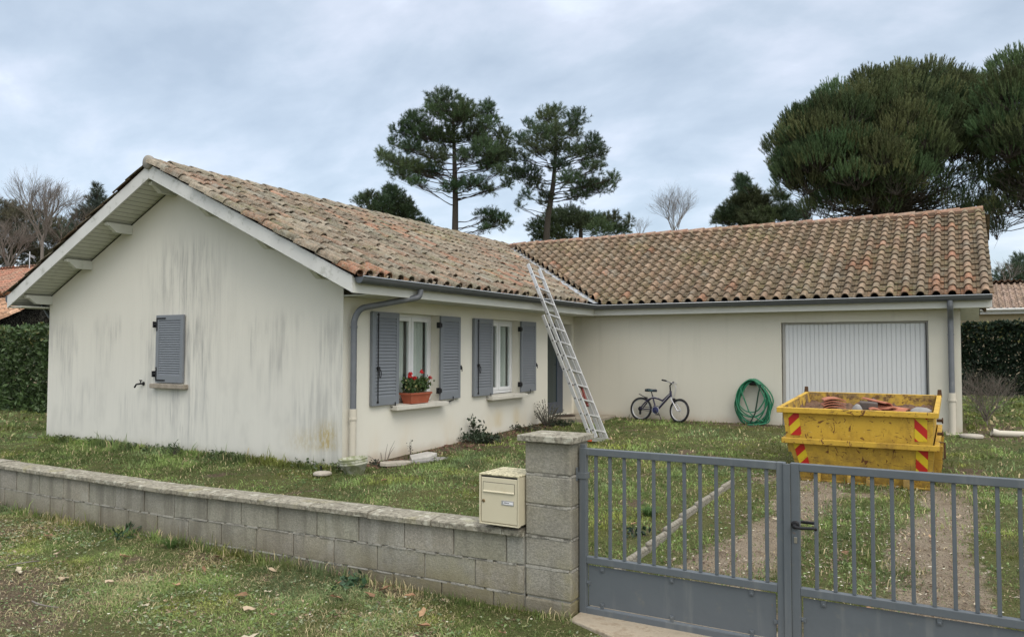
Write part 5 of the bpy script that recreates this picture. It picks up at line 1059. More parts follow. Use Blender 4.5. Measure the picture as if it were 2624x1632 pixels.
# the stone pines on the right: domes of upright candle shoots on fanning limbs
def in_poly(u, v, P):
    c = False; n = len(P)
    for i in range(n):
        (x1, y1), (x2, y2) = P[i], P[(i+1) % n]
        if (y1 > v) != (y2 > v) and u < (x2-x1)*(v-y1)/(y2-y1)+x1: c = not c
    return c
def stone_pine(label, dist, poly, low, cen, semi, trunk, nclump, seed, nlow=60, group='stone pines behind the garage'):
    rs = np.random.default_rng(seed); px = dist/F_PX; tp = [Vector(tuple(at(u, v, dist))) for u, v, r in trunk]; base = tp[0].copy(); base.z = 0
    t = thing('stone_pine', tuple(base), label, 'stone pine', group); mb = MB(); mb.tube([base]+tp, [trunk[0][2]*1.15]+[q[2] for q in trunk], 12); put('trunk', mb, mt['bark'], t, True)
    mb = MB(); fo = []; k = 0; tries = 0; hub = tp[-1]; cents = []
    while k < nclump+nlow and tries < 60000:
        tries += 1; lowm = k >= nclump; P = low if lowm else poly
        u = rs.uniform(min(p[0] for p in P), max(p[0] for p in P)); v = rs.uniform(min(p[1] for p in P), max(p[1] for p in P))
        if not in_poly(u, v, P): continue
        eu, ev = (u-cen[0])/semi[0], (v-cen[1])/semi[1]; q = 1-eu*eu-ev*ev
        dl = math.sqrt(max(q, .03))*semi[0]*px*.85; dd_ = rs.choice([-1, -1, -1, 1])*dl*rs.uniform(.72, 1.) if not lowm else rs.uniform(-dl, dl)
        c = Vector(tuple(at(u, v, dist+dd_)))
        if not lowm:
            if any((c-p_).length < .80 for p_ in cents) and tries < 30000: continue
            cents.append(c)
        k += 1
        hb_ = hub.lerp(tp[0], .0 if not lowm else .25*rs.random()); s_ = hb_+Vector((rs.normal(0, .15), rs.normal(0, .15), rs.uniform(-.8, .3)))
        if k % 6 == 0 or (lowm and k % 2): pts = limb(mb, s_, c, .05 if not lowm else .030, .010, .10, 8, k+seed*999, 5)
        rad = rs.uniform(.50, .74) if not lowm else rs.uniform(.18, .36); n = int(44*(rad/.42)**2) if not lowm else 16
        e_ = unit(rs.normal(size=(n, 3))); e_[:, 2] = np.abs(e_[:, 2])*1.1-.25; C = np.array(c)[None]+e_*np.array([rad, rad, rad*.9])*((.80 if not lowm else .5)+(.2 if not lowm else .5)*rs.random((n, 1)))
        outw = np.array([c.x-hub.x, c.y-hub.y, 0]); outw = outw/(np.linalg.norm(outw)+1e-6)
        A = np.array([0, 0, 1.05])+e_*.6+outw*.25+rs.normal(0, .12, (n, 3)); g_ = np.array([.096, .146, .064])*(.48+.95*rs.random())*np.array([1+rs.uniform(-.15, .40), 1, 1]); tt = np.tile(g_, (n, 1))*(.85+.35*rs.random((n, 1)))
        fo.append(needles(C, A, .26+.20*rs.random(n), 48 if not lowm else 34, .105, .0145, .48, tt, .40))
        for j in range(0, n, 5): mb.tube([c+Vector((0, 0, -.25)), Vector(tuple(C[j]))], [.014, .007], 4, cap=False)
    for j in range(150):                                             # the fan of bare twigs under the crown
        u = rs.uniform(min(p[0] for p in low), max(p[0] for p in low)); v = rs.uniform(min(p[1] for p in low), max(p[1] for p in low))
        if not in_poly(u, v, low): continue
        c = Vector(tuple(at(u, v, dist+rs.uniform(-1, 1)*semi[0]*px*.7))); pts = limb(mb, hub.lerp(tp[0], .3*rs.random()), c, .025, .006, .06, 6, j+77, 4)
        for q in range(4):
            p = pts[rs.integers(2, 7)]; mb.tube([p, p+Vector(tuple(rs.normal(0, .35, 3)))], [.009, .003], 4, cap=False)
    put('branches', mb, mt['bark'], t, True); foliage_obj('crown', fo, mt['needle'], t); return t
SP = [(2000,405),(1995,385),(2015,345),(2050,318),(2095,278),(2135,256),(2165,256),(2195,256),(2225,222),(2265,206),(2300,200),(2350,196),(2392,200),(2430,222),(2480,222),(2520,232),(2560,240),(2575,310),(2560,380),(2490,400),(2430,405),(2380,430),(2335,470),(2290,510),(2230,520),(2150,520),(2090,510),(2050,490),(2010,450)]
LOW = [(1975,440),(2060,470),(2200,470),(2330,450),(2400,420),(2480,400),(2550,390),(2570,470),(2545,560),(2480,575),(2380,545),(2250,570),(2120,575),(2040,545)]
stone_pine('great rounded stone pine with upright shoots standing behind the garage roof', 30, SP, LOW, (2270, 400), (320, 235), [(2262, 640, .26), (2262, 575, .24), (2268, 510, .17)], 260, 21, 150)
EP = [(2525,280),(2530,250),(2548,235),(2570,195),(2590,170),(2630,150),(2690,140),(2760,130),(2820,220),(2840,330),(2780,420),(2650,430),(2580,400),(2530,330)]
EL = [(2530,380),(2640,420),(2740,420),(2720,540),(2640,560),(2600,500),(2560,590),(2545,620),(2530,520)]
stone_pine('second stone pine, cut off by the right edge of the photo', 27, EP, EL, (2670, 300), (185, 200), [(2740, 700, .22), (2730, 600, .2), (2700, 480, .14)], 90, 22, 80)

# bare trees
def bare_tree(label, dist, pu, pv0, h_m, spread, n0, m, seed, lean=0, first=.35, r0=.10, lv=5):
    rs = random.Random(seed); b = Vector(tuple(at(pu, pv0, dist))); base = b.copy(); base.z = 0; top = b.z+h_m
    t = thing('bare_tree', tuple(base), label, 'tree', 'leafless trees'); mb = MB(); tr = MB()
    tr.tube([base, Vector((b.x, b.y, b.z+.15*h_m))], [r0*.9, r0*.6], 8); put('trunk', tr, m, t, True)
    def grow(p, d, L0, r, lv_):
        q = p+d*L0; mdl = p.lerp(q, .5)+Vector((rs.uniform(-1, 1), rs.uniform(-1, 1), rs.uniform(-1, 1)))*L0*.05
        mb.tube([p, mdl, q], [r, r*.85, r*.7], 5 if lv_ > 2 else 3, cap=False)
        if lv_ <= 0: return
        for i in range(rs.choice([2, 3, 3])):
            nd = (d+Vector((rs.uniform(-1, 1)*spread, rs.uniform(-1, 1)*spread, rs.uniform(-.25, .45)))).normalized()
            grow(p.lerp(q, rs.uniform(.4, 1.)) if i else q, nd, L0*rs.uniform(.66, .9), r*.62, lv_-1)
    for i in range(n0):
        a = 2*PI*i/n0+rs.random(); grow(Vector((b.x, b.y, b.z+.15*h_m*rs.random())), Vector((math.cos(a)*spread*.8, math.sin(a)*spread*.8, 1)).normalized(), h_m*.25, r0*.36, lv)
    put('branches', mb, m, t, True); return t
bare_tree('rounded leafless tree above the garage ridge between the pines', 52, 1728, 612, 3.9, .62, 11, mt['btwig'], 12, r0=.06, lv=5)
bare_tree('small leafless tree with thin twigs just left of the rounded bare one', 55, 1640, 615, 2.0, .6, 6, mt['btwig'], 9, r0=.04, lv=4)
bare_tree('big leafless tree above the far-left neighbour roof', 42, 108, 640, 4.3, .5, 6, mt['btwig'], 6, r0=.13, lv=6)
bare_tree('leafless tree leaning at the left edge of the photo', 36, 20, 700, 3.2, .7, 5, mt['btwig'], 16, r0=.11, lv=6)
bare_tree('leafless tree low beside the gable eave on the left', 38, 185, 690, 4.2, .7, 5, mt['twig'], 26, r0=.09, lv=5)
bare_tree('leafless twiggy tree at the right edge behind the neighbour roof', 45, 2580, 740, 2.0, .6, 4, mt['btwig'], 36, r0=.07, lv=4)
# left background
bush('evergreen_tree', 'dark evergreen at the left edge behind the bare trees', 'evergreen tree', 50, [(10,540,34,22),(45,548,36,24),(85,560,26,20),(20,585,40,24),(70,600,40,24),(30,630,44,22),(80,650,40,22),(10,670,30,18),(-30,580,40,30),(-40,640,50,30)], seed=31, per=120, green=(.075, .085, .055))
bush('evergreen_tree', 'olive-brown evergreen behind the big leafless tree on the left', 'evergreen tree', 54, [(150,580,34,22),(125,610,36,24),(170,620,38,24),(120,655,42,24),(170,660,40,24),(205,640,28,24),(145,690,50,18),(185,700,30,16),(95,690,40,18)], seed=32, per=120, green=(.10, .095, .06))
bush('conifer', 'pointed dark conifer peeping over the left roof slope', 'conifer', 48, [(249,482,6,9),(249,498,12,9),(250,514,20,10),(245,532,28,11),(236,548,34,13),(225,566,40,14),(215,590,46,14),(210,615,50,16)], seed=33, per=170, green=(.05, .07, .05), trunk_u=249)
# right background
bush('broadleaf_tree', 'dark rounded tree beyond the neighbour roof at the right edge', 'tree', 60, [(2565,700,18,16),(2600,690,20,22),(2625,680,20,24),(2570,725,24,14),(2610,720,26,18),(2640,710,30,26),(2610,665,14,12),(2660,690,30,30)], seed=34, per=120, green=(.07, .10, .06))

# ------------------------------------------------------------------ hedges
def hedge(label, x0, x1, y0, y1, z1, n, green, leaf=.10, seed=1, name='hedge', core=True):
    t = thing(name, ((x0+x1)/2, (y0+y1)/2, 0), label, 'hedge'); rs = np.random.default_rng(seed)
    mb = MB(); nn = 40
    for i in range(nn):
        x = rs.uniform(x0+.3, x1-.3); y = rs.uniform(y0+.3, y1-.3); limb(mb, (x, y, -.3), (x+rs.uniform(-.5, .5), y+rs.uniform(-.3, .3), z1*.8), .03, .01, 0, 4, i, 5)
    put('stems', mb, mt['twig'], t, True)
    # leaves fill the volume, thickest at the skin
    C = np.stack([rs.uniform(x0, x1, n), rs.uniform(y0, y1, n), -.2+(z1+.2)*rs.random(n)**.85], -1); f = rs.random(n)
    sk = f < .72; ax_ = rs.integers(0, 5, n); ee = np.abs(rs.normal(0, .10, n))
    C[:, 0] = np.where(sk & (ax_ == 0), x0+ee, np.where(sk & (ax_ == 1), x1-ee, C[:, 0])); C[:, 1] = np.where(sk & ((ax_ == 2) | (ax_ == 4)), y0+ee, C[:, 1]); C[:, 2] = np.where(sk & (ax_ == 3), z1-ee*.8, C[:, 2])
    wob = (fbm(C[:, 0]*1.0+C[:, 1], C[:, 2], 1.4, seed)-.5)*.35; C[:, 1] += wob*(C[:, 1] < (y0+y1)/2); C[:, 2] += (fbm(C[:, 0], C[:, 1], 1.7, seed+5)-.5)*.28*(C[:, 2]/z1)
    A = rs.normal(size=(n, 3))+np.array([0, -.5, .5]); cl = fbm(C[:, 0]+C[:, 1]*.7, C[:, 2]*1.2, 2.2, seed+3)[:, None]
    tt = np.array(green)*(.55+.9*rs.random((n, 1)))*(.55+.95*cl); yel = (rs.random((n, 1)) < .10)*(C[:, 2:3] > z1*.75); tt = np.where(yel > 0, np.array([.17, .17, .06]), tt)
    foliage_obj('foliage', [leaves(C, A, leaf*(.6+.7*rs.random(n)), .5, .3, tt)], mt['leaf'], t); return t
hedge('clipped glossy laurel hedge at the left beside the gable wall', -24, -7.6, 2.5, 4.3, 1.92, 76000, (.060, .10, .035), .125, 51)
hedge('dark glossy shrub hedge at the right behind the dead shrub', 6.4, 9.6, 20.2, 21.6, 2.22, 26000, (.020, .038, .020), .13, 52)
hedge('tall dark clipped hedge at the far right edge', 9.4, 22, 22.5, 24.5, 2.28, 40000, (.015, .030, .012), .13, 53)

# ------------------------------------------------------------------ neighbours
def nb_house(label, at0, yaw, wx, wy, hw, rise, pal, m, pu=.26, pv=.36, hip=False, ov=.5):
    t = thing('neighbour_house', (at0[0], at0[1], 0), label, 'house', None, yaw)
    def lp(n_, mb, m_): return put(n_, mb, m_, t)
    mb = MB(); mb.box(-wx/2, wx/2, -wy/2, wy/2, -.5, hw); 
    if not hip: mb.prism([(-wy/2, hw), (wy/2, hw), (0, hw+rise*.97)], 'x', -wx/2, wx/2)
    lp('wall', mb, mt['nbwall']); slp = rise/(wy/2); ws = wy/2+ov; ex = wx/2+ov
    ze = hw-ov*slp
    for s in (-1, 1):
        fr_ = frame((-ex*s if s > 0 else ex, 0, 0), (1, 0, 0), (0, 1, 0))
        f_ = frame((-ex, -ws, ze) if s < 0 else (ex, ws, ze), (1, 0, 0) if s < 0 else (-1, 0, 0), (0, 1, slp) if s < 0 else (0, -1, slp))
        nv = int(ws*math.hypot(1, slp)/pv)+1; nu = int(2*ex/pu)+1
        kp = (lambda u, v: (u > v*.85 and u < 2*ex-v*.85)) if hip else None
        me_ = tile_field(f_, nu, nv, pu, pv, pv*1.2, [(a*pu/.2345, h*1.1) for a, h in roman], .025, .006, pal, lambda u, v: .0, kp); lp('tiled_roof_slope', me_, m)
    mb = MB(); k = (ws*.85 if hip else 0)
    v_ = [(-ex, -ws, ze), (ex, -ws, ze), (ex, ws, ze), (-ex, ws, ze), (-ex+k, 0, ze+ws*slp-.02), (ex-k, 0, ze+ws*slp-.02)]
    mb.add([(x, y, z-.03) for x, y, z in v_], [(0, 1, 5, 4), (2, 3, 4, 5), (1, 2, 5), (3, 0, 4), (3, 2, 1, 0)]); lp('roof_deck', mb, m)
    mb = MB(); mb.tube([(-ex+k, 0, ze+ws*slp+.03), (ex-k, 0, ze+ws*slp+.03)], .11, 10); lp('ridge_tiles', mb, m)
    mb = MB(); mb.tube([(-ex, -ws-.06, ze-.02), (ex, -ws-.06, ze-.02)], .07, 8); mb.box(-ex, ex, -ws, -ws+.03, ze-.22, ze-.03); lp('gutter', mb, mt['white']); return t
q = at(-40, 760, 30); nb_house('neighbour house with a faded red tiled roof at the far left', (q[0]-1.2, q[1]+3.5), .0, 12, 8, 3.25, 1.75, [(.46, .22, .16), (.42, .23, .17), (.38, .24, .18)], mt['tileN'])
q = at(-10, 815, 24); nb_house('low outbuilding with a bright orange tiled roof above the laurel hedge', (q[0]-2.2, q[1]+.9), 0., 6.3, 3.0, 2.3, .75, [(.50, .30, .20), (.47, .29, .20), (.52, .34, .24)], mt['tileN'])
q = at(2640, 800, 36); nb_house('neighbour house with a hipped brown tiled roof and cream wall behind the right hedge', (q[0]-2.6, q[1]+4.0), 0., 12, 8, 3.52, 1.35, [(.40, .30, .24), (.36, .27, .22), (.43, .32, .27)], mt['tileN'], hip=True)
an = thing('antenna', tuple(at(75, 700, 34)), 'thin television aerial on the far-left roof', 'antenna'); mb = MB(); z0 = at(75, 700, 34)[2]; p = an.location; mb.tube([(0, 0, -.6), (0, 0, .95)], .02, 6)
for k in range(4): mb.tube([(-.35+.1*k, .02*k, .9-.05*k), (.2, .1, .75-.04*k)], .008, 4)
put('mast', mb, mt['rim'], an)

# ------------------------------------------------------------------ things around the house
gr_ = thing('flower_pot', (.02, 1.59, .613), 'terracotta-coloured planter of red geraniums on the sill of the nearer window', 'flower pot')
def gp(n_, mb, m_, par=None): return put(n_, mb, m_, par or gr_)
mb = MB()
mb.add([(-.075, -.205, 0), (.075, -.205, 0), (.075, .205, 0), (-.075, .205, 0), (-.10, -.255, .135), (.10, -.255, .135), (.10, .255, .135), (-.10, .255, .135)], [(3, 2, 1, 0), (0, 1, 5, 4), (1, 2, 6, 5), (2, 3, 7, 6), (3, 0, 4, 7)])
mb.box(-.112, .112, -.268, .268, .132, .158); mb.box(-.08, .08, -.21, .21, -.0, .012); gp('planter', mb, mt['terra'])
mb = MB(); mb.box(-.098, .098, -.25, .25, .13, .162); gp('soil', mb, mt['soil'])
n = 520; rs = np.random.default_rng(6); C = np.stack([rs.normal(0, .055, n), rs.uniform(-.25, .26, n), .17+.22*rs.random(n)*(1-.2*np.abs(rs.normal(size=n)))], -1); C += np.array([gr_.location])[0]
A = rs.normal(size=(n, 3))+np.array([.3, 0, .4]); tt = np.array([.055, .095, .03])*(.6+.9*rs.random((n, 1))); tt = np.where(rs.random((n, 1)) < .12, np.array([.30, .28, .12]), tt)
foliage_obj('leaves', [leaves(C, A, .035+.025*rs.random(n), .95, .4, tt)], mt['leaf'], gr_)
mb = MB(); heads = [(.03, -.19, .40), (.05, -.10, .37), (.0, -.14, .43), (.03, .10, .46), (.02, .33, .36)]
for x, y, z in heads: mb.tube([(x*.3, y*.5, .15), (x*.8, y*.85, z*.75), (x, y, z)], .004, 5)
for i in range(26): a = rr.uniform(-.24, .24); mb.tube([(rr.uniform(-.05, .05), a*.8, .14), (rr.uniform(-.07, .07), a, .2+rr.random()*.16)], .003, 4)
gp('stems', mb, simple('green_stem', (.09, .12, .04)))
for x, y, z in heads:
    mb = MB(); rf = .034 if z > .37 else .028
    for k in range(34):
        th = rr.uniform(0, PI*.62); a = rr.uniform(0, 2*PI); d = Vector((math.sin(th)*math.cos(a), math.sin(th)*math.sin(a), math.cos(th))); c = Vector((x, y, z))+d*rf*rr.uniform(.7, 1.25)
        u_ = d.orthogonal().normalized(); w2 = d.cross(u_); mb.add([c+u_*.014, c+w2*.014+d*.003, c-u_*.014, c-w2*.014+d*.003], [(0, 1, 2, 3)])
    gp('flower_head', mb, mt['petal'])

def herb(name, label, cat, loc, n, r, h, col, leaf=.04, stems=14, group=None, mbm='twig', asp=.6, flat=0.4, lean=.6):
    t = thing(name, loc, label, cat, group); rs = np.random.default_rng(int(abs(loc[0]*97+loc[1]*31))+3); mb = MB(); tips = []
    for i in range(stems):
        a = rs.uniform(0, 2*PI); rr_ = r*rs.random()**.6; hh = h*rs.uniform(.45, 1.)*(1-flat*rr_/r); p1 = (math.cos(a)*rr_*.25, math.sin(a)*rr_*.25, 0); p2 = (math.cos(a)*rr_*.6, math.sin(a)*rr_*.6, hh*.6); p3 = (math.cos(a)*rr_, math.sin(a)*rr_, hh)
        mb.tube([p1, p2, p3], [.004+.004*h, .003+.002*h, .0015], 4); tips.append((p1, p2, p3))
    put('stems', mb, mt[mbm], t)
    if n:
        T_ = np.array(tips); k = rs.integers(0, stems, n); f = rs.random((n, 1))**.7; C = np.where(f < .5, T_[k, 0]*(1-2*f)+T_[k, 1]*2*f, T_[k, 1]*(2-2*f)+T_[k, 2]*(2*f-1))+rs.normal(0, leaf*.5, (n, 3)); C[:, 2] = np.abs(C[:, 2])
        A = rs.normal(size=(n, 3))+np.array([0, 0, .5]); tt = np.array(col)*(.55+.9*rs.random((n, 1))); foliage_obj('leaves', [leaves(C+np.array(loc), A, leaf*(.6+.8*rs.random(n)), asp, .3, tt)], mt['leaf'], t)
    return t
G_ = lambda x, y: (x, y, zg(x, y).item()-.01)
herb('creeping_shrub', 'low dark leafy shrub against the wall below the second window', 'shrub', G_(.28, 2.95), 900, .42, .22, (.035, .055, .028), .045, 40)
herb('sapling', 'upright sprig with dark round leaves rising from the creeping shrub', 'plant', G_(.16, 3.1), 130, .20, .46, (.045, .065, .035), .055, 7, asp=.8, flat=0)
herb('grey_shrub', 'twiggy grey-leaved shrub beside the front door step', 'shrub', G_(.33, 5.35), 520, .34, .62, (.11, .12, .09), .03, 46, flat=.3)
herb('creeping_shrub', 'small dark leafy clump between the second window and the grey shrub', 'shrub', G_(.30, 4.55), 330, .40, .16, (.05, .06, .03), .035, 26)
herb('creeping_shrub', 'dark clump at the base of the grey shrub by the step', 'shrub', G_(.55, 5.5), 420, .36, .16, (.035, .05, .025), .04, 26)
herb('dead_weed', 'dry forked weed stalks left of the slabs below the near window', 'weed', G_(.12, .72), 0, .30, .42, (1, 1, 1), .02, 6, mbm='btwig')
herb('weed', 'small round-leaved weed right behind the ribbed pot', 'weed', G_(.14, .42), 46, .16, .16, (.03, .04, .025), .035, 8)
herb('weed', 'thin upright weed between the slabs and the soil', 'weed', G_(.12, 1.35), 14, .05, .26, (.05, .06, .04), .03, 3, flat=0)
bare_tree('tangled brown leafless shrub at the right end of the garage', 14.6, 2528, 1088, 1.35, .85, 16, mt['btwig'], 41, r0=.024, lv=4)
herb('weed', 'bushy green weed at the foot of the gable wall below the tap', 'weed', G_(-3.15, -.16), 70, .12, .19, (.05, .085, .035), .06, 12, asp=.25, flat=0)
herb('weed', 'ivy sprig in the lawn behind the first gate bars', 'weed', G_(4.55, -1.15), 40, .14, .08, (.02, .045, .025), .05, 10)
herb('weed', 'clover-like weed at the foot of the block wall near the pillar', 'weed', G_(3.1, YW-.14), 60, .15, .07, (.05, .10, .05), .05, 10, asp=.9)
herb('weed', 'dark broad-leaved weed against the block wall on the left', 'weed', G_(.25, YW-.12), 40, .17, .09, (.035, .075, .03), .08, 8, asp=.35)
def grass_tuft(label, loc, n, r, h, col):
    t = thing('grass_tuft', loc, label, 'grass tuft', 'tufts of longer grass'); rs = np.random.default_rng(n); mb = MB(); mb.tint = col
    for i in range(n):
        a = rs.uniform(0, 2*PI); l_ = rs.uniform(.4, 1.)*r; hh = h*rs.uniform(.6, 1.); w_ = .003; p0 = Vector((math.cos(a)*.02, math.sin(a)*.02, 0)); p1 = Vector((math.cos(a)*l_*.5, math.sin(a)*l_*.5, hh*.75)); p2 = Vector((math.cos(a)*l_*1.2, math.sin(a)*l_*1.2, hh*.8)); s = Vector((-math.sin(a), math.cos(a), 0))*w_
        mb.add([p0-s, p0+s, p1+s, p1-s, p2], [(0, 1, 2, 3), (3, 2, 4)])
    put('blades', mb, mt['grass'], t)
grass_tuft('bright green grass tuft at the foot of the block wall', G_(.95, YW-.16), 80, .14, .14, (.10, .17, .05))
grass_tuft('lush green grass tuft in the lawn just behind the mailbox', G_(3.6, -1.4), 120, .22, .13, (.09, .17, .045))
grass_tuft('lush green grass tuft seen between the first gate bars', G_(4.45, -.5), 120, .22, .13, (.09, .16, .05))

# broad-leaved weeds, moss clumps and litter low in the turf
def cover(name, n, x0, x1, y0, y1, size, cols, label, drt=0., lift=.012):
    x = rng.uniform(x0, x1, n); y = rng.uniform(y0, y1, n); cx = rng.uniform(x0, x1, n//9); cy = rng.uniform(y0, y1, n//9); k = rng.integers(0, len(cx), n); m = rng.random(n) < .8; a = rng.uniform(0, 2*PI, n)
    x = np.where(m, cx[k]+np.cos(a)*.022, x); y = np.where(m, cy[k]+np.sin(a)*.022, y); dep = (x-CAM[0])*_f[0]+(y-CAM[1])*_f[1]; lat = (x-CAM[0])*_r0[0]+(y-CAM[1])*_r0[1]
    kp = (dep > .5) & (np.abs(lat) < dep*.8+.5) & ~in_scene_block(x, y) & (fbm(x, y, 1.5, 88) > .40+.22*rng.random(n)) & (rng.random(n) > dirt_amt(x, y)*(1-drt))
    x, y, a, k = x[kp], y[kp], a[kp], k[kp]; n = len(x); C = np.stack([x, y, zg(x, y)+lift*rng.random(n)+.004], -1); A = np.stack([np.cos(a), np.sin(a), rng.uniform(-.05, .55, n)], -1)
    cc = np.array(cols)[k % len(cols)]*(.7+.6*rng.random((n, 1))); o_ = foliage_obj(name, [leaves(C, A, size*(.5+.9*rng.random(n)), .5, .5, cc)], mt['leaf'], None); return props(o_, label, 'ground cover', kind='stuff')
_p = put
def put_top(name, me, m, parent, world): return _p(name, me, m)
cover('broadleaf_weeds', 52000, -4, 8, -6.0, -3.2, .026, [(.17, .24, .09), (.20, .26, .13), (.26, .29, .13), (.12, .19, .07), (.28, .31, .20)], 'low broad-leaved weeds mixed into the roadside verge')
cover('leaf_litter', 11000, -4, 8, -6.0, -3.15, .024, [(.34, .26, .17), (.24, .17, .11), (.42, .35, .25), (.15, .10, .07)], 'dry leaf bits and straw on the roadside verge', 1., .03)
cover('lawn_weeds', 26000, -7, 9, -2.85, 3, .030, [(.14, .22, .07), (.20, .27, .10), (.11, .18, .06)], 'low broad-leaved weeds mixed into the lawn')
cover('driveway_litter', 9000, 4.9, 7.8, -2.8, 2.2, .022, [(.36, .28, .19), (.26, .19, .13), (.46, .40, .32), (.17, .12, .09)], 'dry leaf bits and stones on the driveway tracks', 1., .02)
cover('wall_foot_weeds', 1500, -6.9, 0., -.14, -.03, .055, [(.08, .12, .05), (.06, .09, .04), (.12, .15, .07)], 'straggling dark weeds along the foot of the gable wall', 0., .10)

# ribbed half-buried pot, disc, slabs
mb = MB(); mb.lathe([(.10, 0), (.155, .14), (.165, .145), (.165, .165), (.158, .168), (.168, .178), (.168, .196), (.160, .20), (.172, .212), (.172, .228), (.160, .230), (.150, .16), (.12, .15), (0, .15)], (0, 0, 0), 28, sx=1.15, sy=.85)
o = put('ribbed_pot', mb, mt['pot']); o.location = (.32, -.10, zg(0, -.1).item()-.02); o.rotation_euler = (R(4), R(-6), .3); props(o, 'mossy white ribbed pot standing at the corner of the house by the downpipe', 'plant pot')
mb = MB(); mb.lathe([(.115, 0), (.12, .02), (.10, .035), (0, .045)], (0, 0, 0), 24); o = put('drain_cover', mb, mt['slab']); o.location = (.0, -.36, zg(0, -.36).item()+.015); props(o, 'small white round cover lying in the grass near the corner', 'drain cover')
mb = MB(); mb.tube([(0, 0, 0), (0, 0, .09)], .012, 8); o = put('black_peg', mb, mt['blackm']); o.location = (-.16, -.22, zg(0, -.2).item()); props(o, 'tiny black peg in the grass left of the white cover', 'peg')
mb = MB(); mb.lathe([(.15, 0), (.16, .03), (.14, .05), (0, .06)], (0, 0, 0), 24, sx=1.1); o = put('round_slab', mb, mt['slab']); o.location = (7.30, 6.75, .02); props(o, 'pale round slab on the ground beside the garage downpipe', 'slab')
mb = MB(); mb.tube([(-.30, 0, .06), (-.1, .01, .055), (.30, 0, .05)], .052, 14, cap=False); mb.tube([(-.30, 0, .06), (-.1, .01, .055), (.30, 0, .05)], .044, 14, cap=False); mb.tube([(-.37, .0, .085), (-.29, 0, .06)], .06, 14, cap=False)
o = put('loose_pipe', mb, mt['cream']); o.location = (7.95, 7.15, .015); o.rotation_euler = (0, 0, R(14)); props(o, 'broken piece of cream drainpipe lying in the grass right of the garage', 'pipe')
def slab(label, loc, pts, h, m, rot=(0, 0, 0)):
    mb = MB(); mb.prism(pts, 'z', 0, h); o = put('flat_stone', mb, m, bevel=.008); o.location = loc; o.rotation_euler = rot; return props(o, label, 'stone', 'flat stones by the wall')
slab('long rounded pinkish slab behind the ribbed pot', (.42, .62, -.165), [(-.24, -.09), (.0, -.12), (.22, -.09), (.27, .0), (.18, .09), (-.2, .1), (-.28, .0)], .05, mt['slab'], (0, .05, 1.35))
slab('white tilted stone with a sharp ridge on top of the slabs', (.55, 1.02, -.12), [(-.20, -.11), (.05, -.14), (.24, -.03), (.16, .12), (-.12, .12)], .055, simple('white_stone', (.50, .48, .45), .8, .25, 9, bump=.6, dirt=(.25,.23,.2), dscale=14), (.10, -.10, 1.1))
slab('thin grey slab lying under the white stone', (.62, 1.08, -.155), [(-.26, -.10), (.2, -.13), (.34, .0), (.2, .12), (-.24, .11)], .035, mt['stone'], (0, 0, 1.15))
slab('dark slate-like slab leaning beside the white stone', (.40, 1.28, -.13), [(-.12, -.09), (.13, -.08), (.15, .07), (-.10, .09)], .03, mt['darkstone'], (.25, -.1, .9))
mb = MB(); rs_ = random.Random(8)
for i in range(190):
    y = rs_.uniform(.3, 5.7); x = abs(rs_.gauss(.18, .18))*(1.2 if y < 3 else .8)+.03; s = rs_.uniform(.012, .045); mb.blob((x, y, zg(0, y).item()+.005), (s, s*rs_.uniform(.7, 1.4), s*.45), i, .25, 7)
o = put('soil_bed', mb, simple('reddish_soil', (.17, .10, .07), 1., .4, 20, bump=.8, bscale=40, bd=.01)); props(o, 'strip of reddish soil clods and bark along the foot of the window wall', 'soil', kind='stuff')
o = put('doormat', MB().lathe([(.26, 0), (.26, .014), (.24, .02), (0, .02)], (0, 0, 0), 28, sx=.8, sy=1.1), mt['mat']); o.location = (.16, 6.42, .066); props(o, 'dark oval doormat on the porch step', 'doormat')
ed = thing('garden_edging', (4.81, -.3, -.25), 'line of scalloped concrete edging between the lawn and the driveway', 'edging')
y = -2.55
while y < 1.25:
    mb = MB(); l_ = .48; zc = zg(0, y+.24).item(); n = 7
    for i in range(n):
        a = y+l_*i/n; mb.lathe([(.0, a+.003), (.020, a+.006), (.027, a+.022), (.027, a+l_/n-.022), (.020, a+l_/n-.006), (0, a+l_/n-.003)], (0, 0, 0), 10, 'y')
    mb.box(-.027, .027, y+.004, y+l_-.004, -.10, -.012)
    o = put('edging_section', mb, mt['kerb'], ed, True); o.location = Vector(o.location)+Vector((4.81+.01*math.sin(y*3), 0, zc+.045)); y += .488
# loose tiles on the left wing roof
tile_old = tile_mb().mesh('loose_tile'); tile_old.materials.append(simple('weathered_terracotta', (.30, .165, .115), .95, .3, 12, dirt=(.24, .22, .16), dscale=12, dth=.46, damt=.75, bump=.5))
rot_ = Matrix.Rotation(-math.atan(SL), 4, 'Y')
def on_roof(x, y, lift=.10): return (x, y, ZE+SL*(OVX-x)+lift)
for (x, y, rz, sc, lb) in ((-.02, 4.10, -1.05, 1.25, 'dislodged terracotta tile lying across the roof left of the ladder'), (-.42, 4.72, -1.35, 1.15, 'slipped reddish tile just left of the ladder top'), (-1.0, 5.9, -.2, 1.1, 'orange tile beside the valley above the ladder'), (-1.75, 3.9, -1.2, 1.2, 'slipped reddish tile higher on the roof left of the ladder')):
    o = link(bpy.data.objects.new('roof_tile', tile_old)); d = Matrix.Translation(on_roof(x, y)) @ Matrix.Rotation(math.atan(SL), 4, 'Y') @ Matrix.Rotation(rz, 4, 'Z') @ Matrix.Scale(sc, 4); o.matrix_world = d; props(o, lb, 'roof tile', 'loose tiles on the roof')

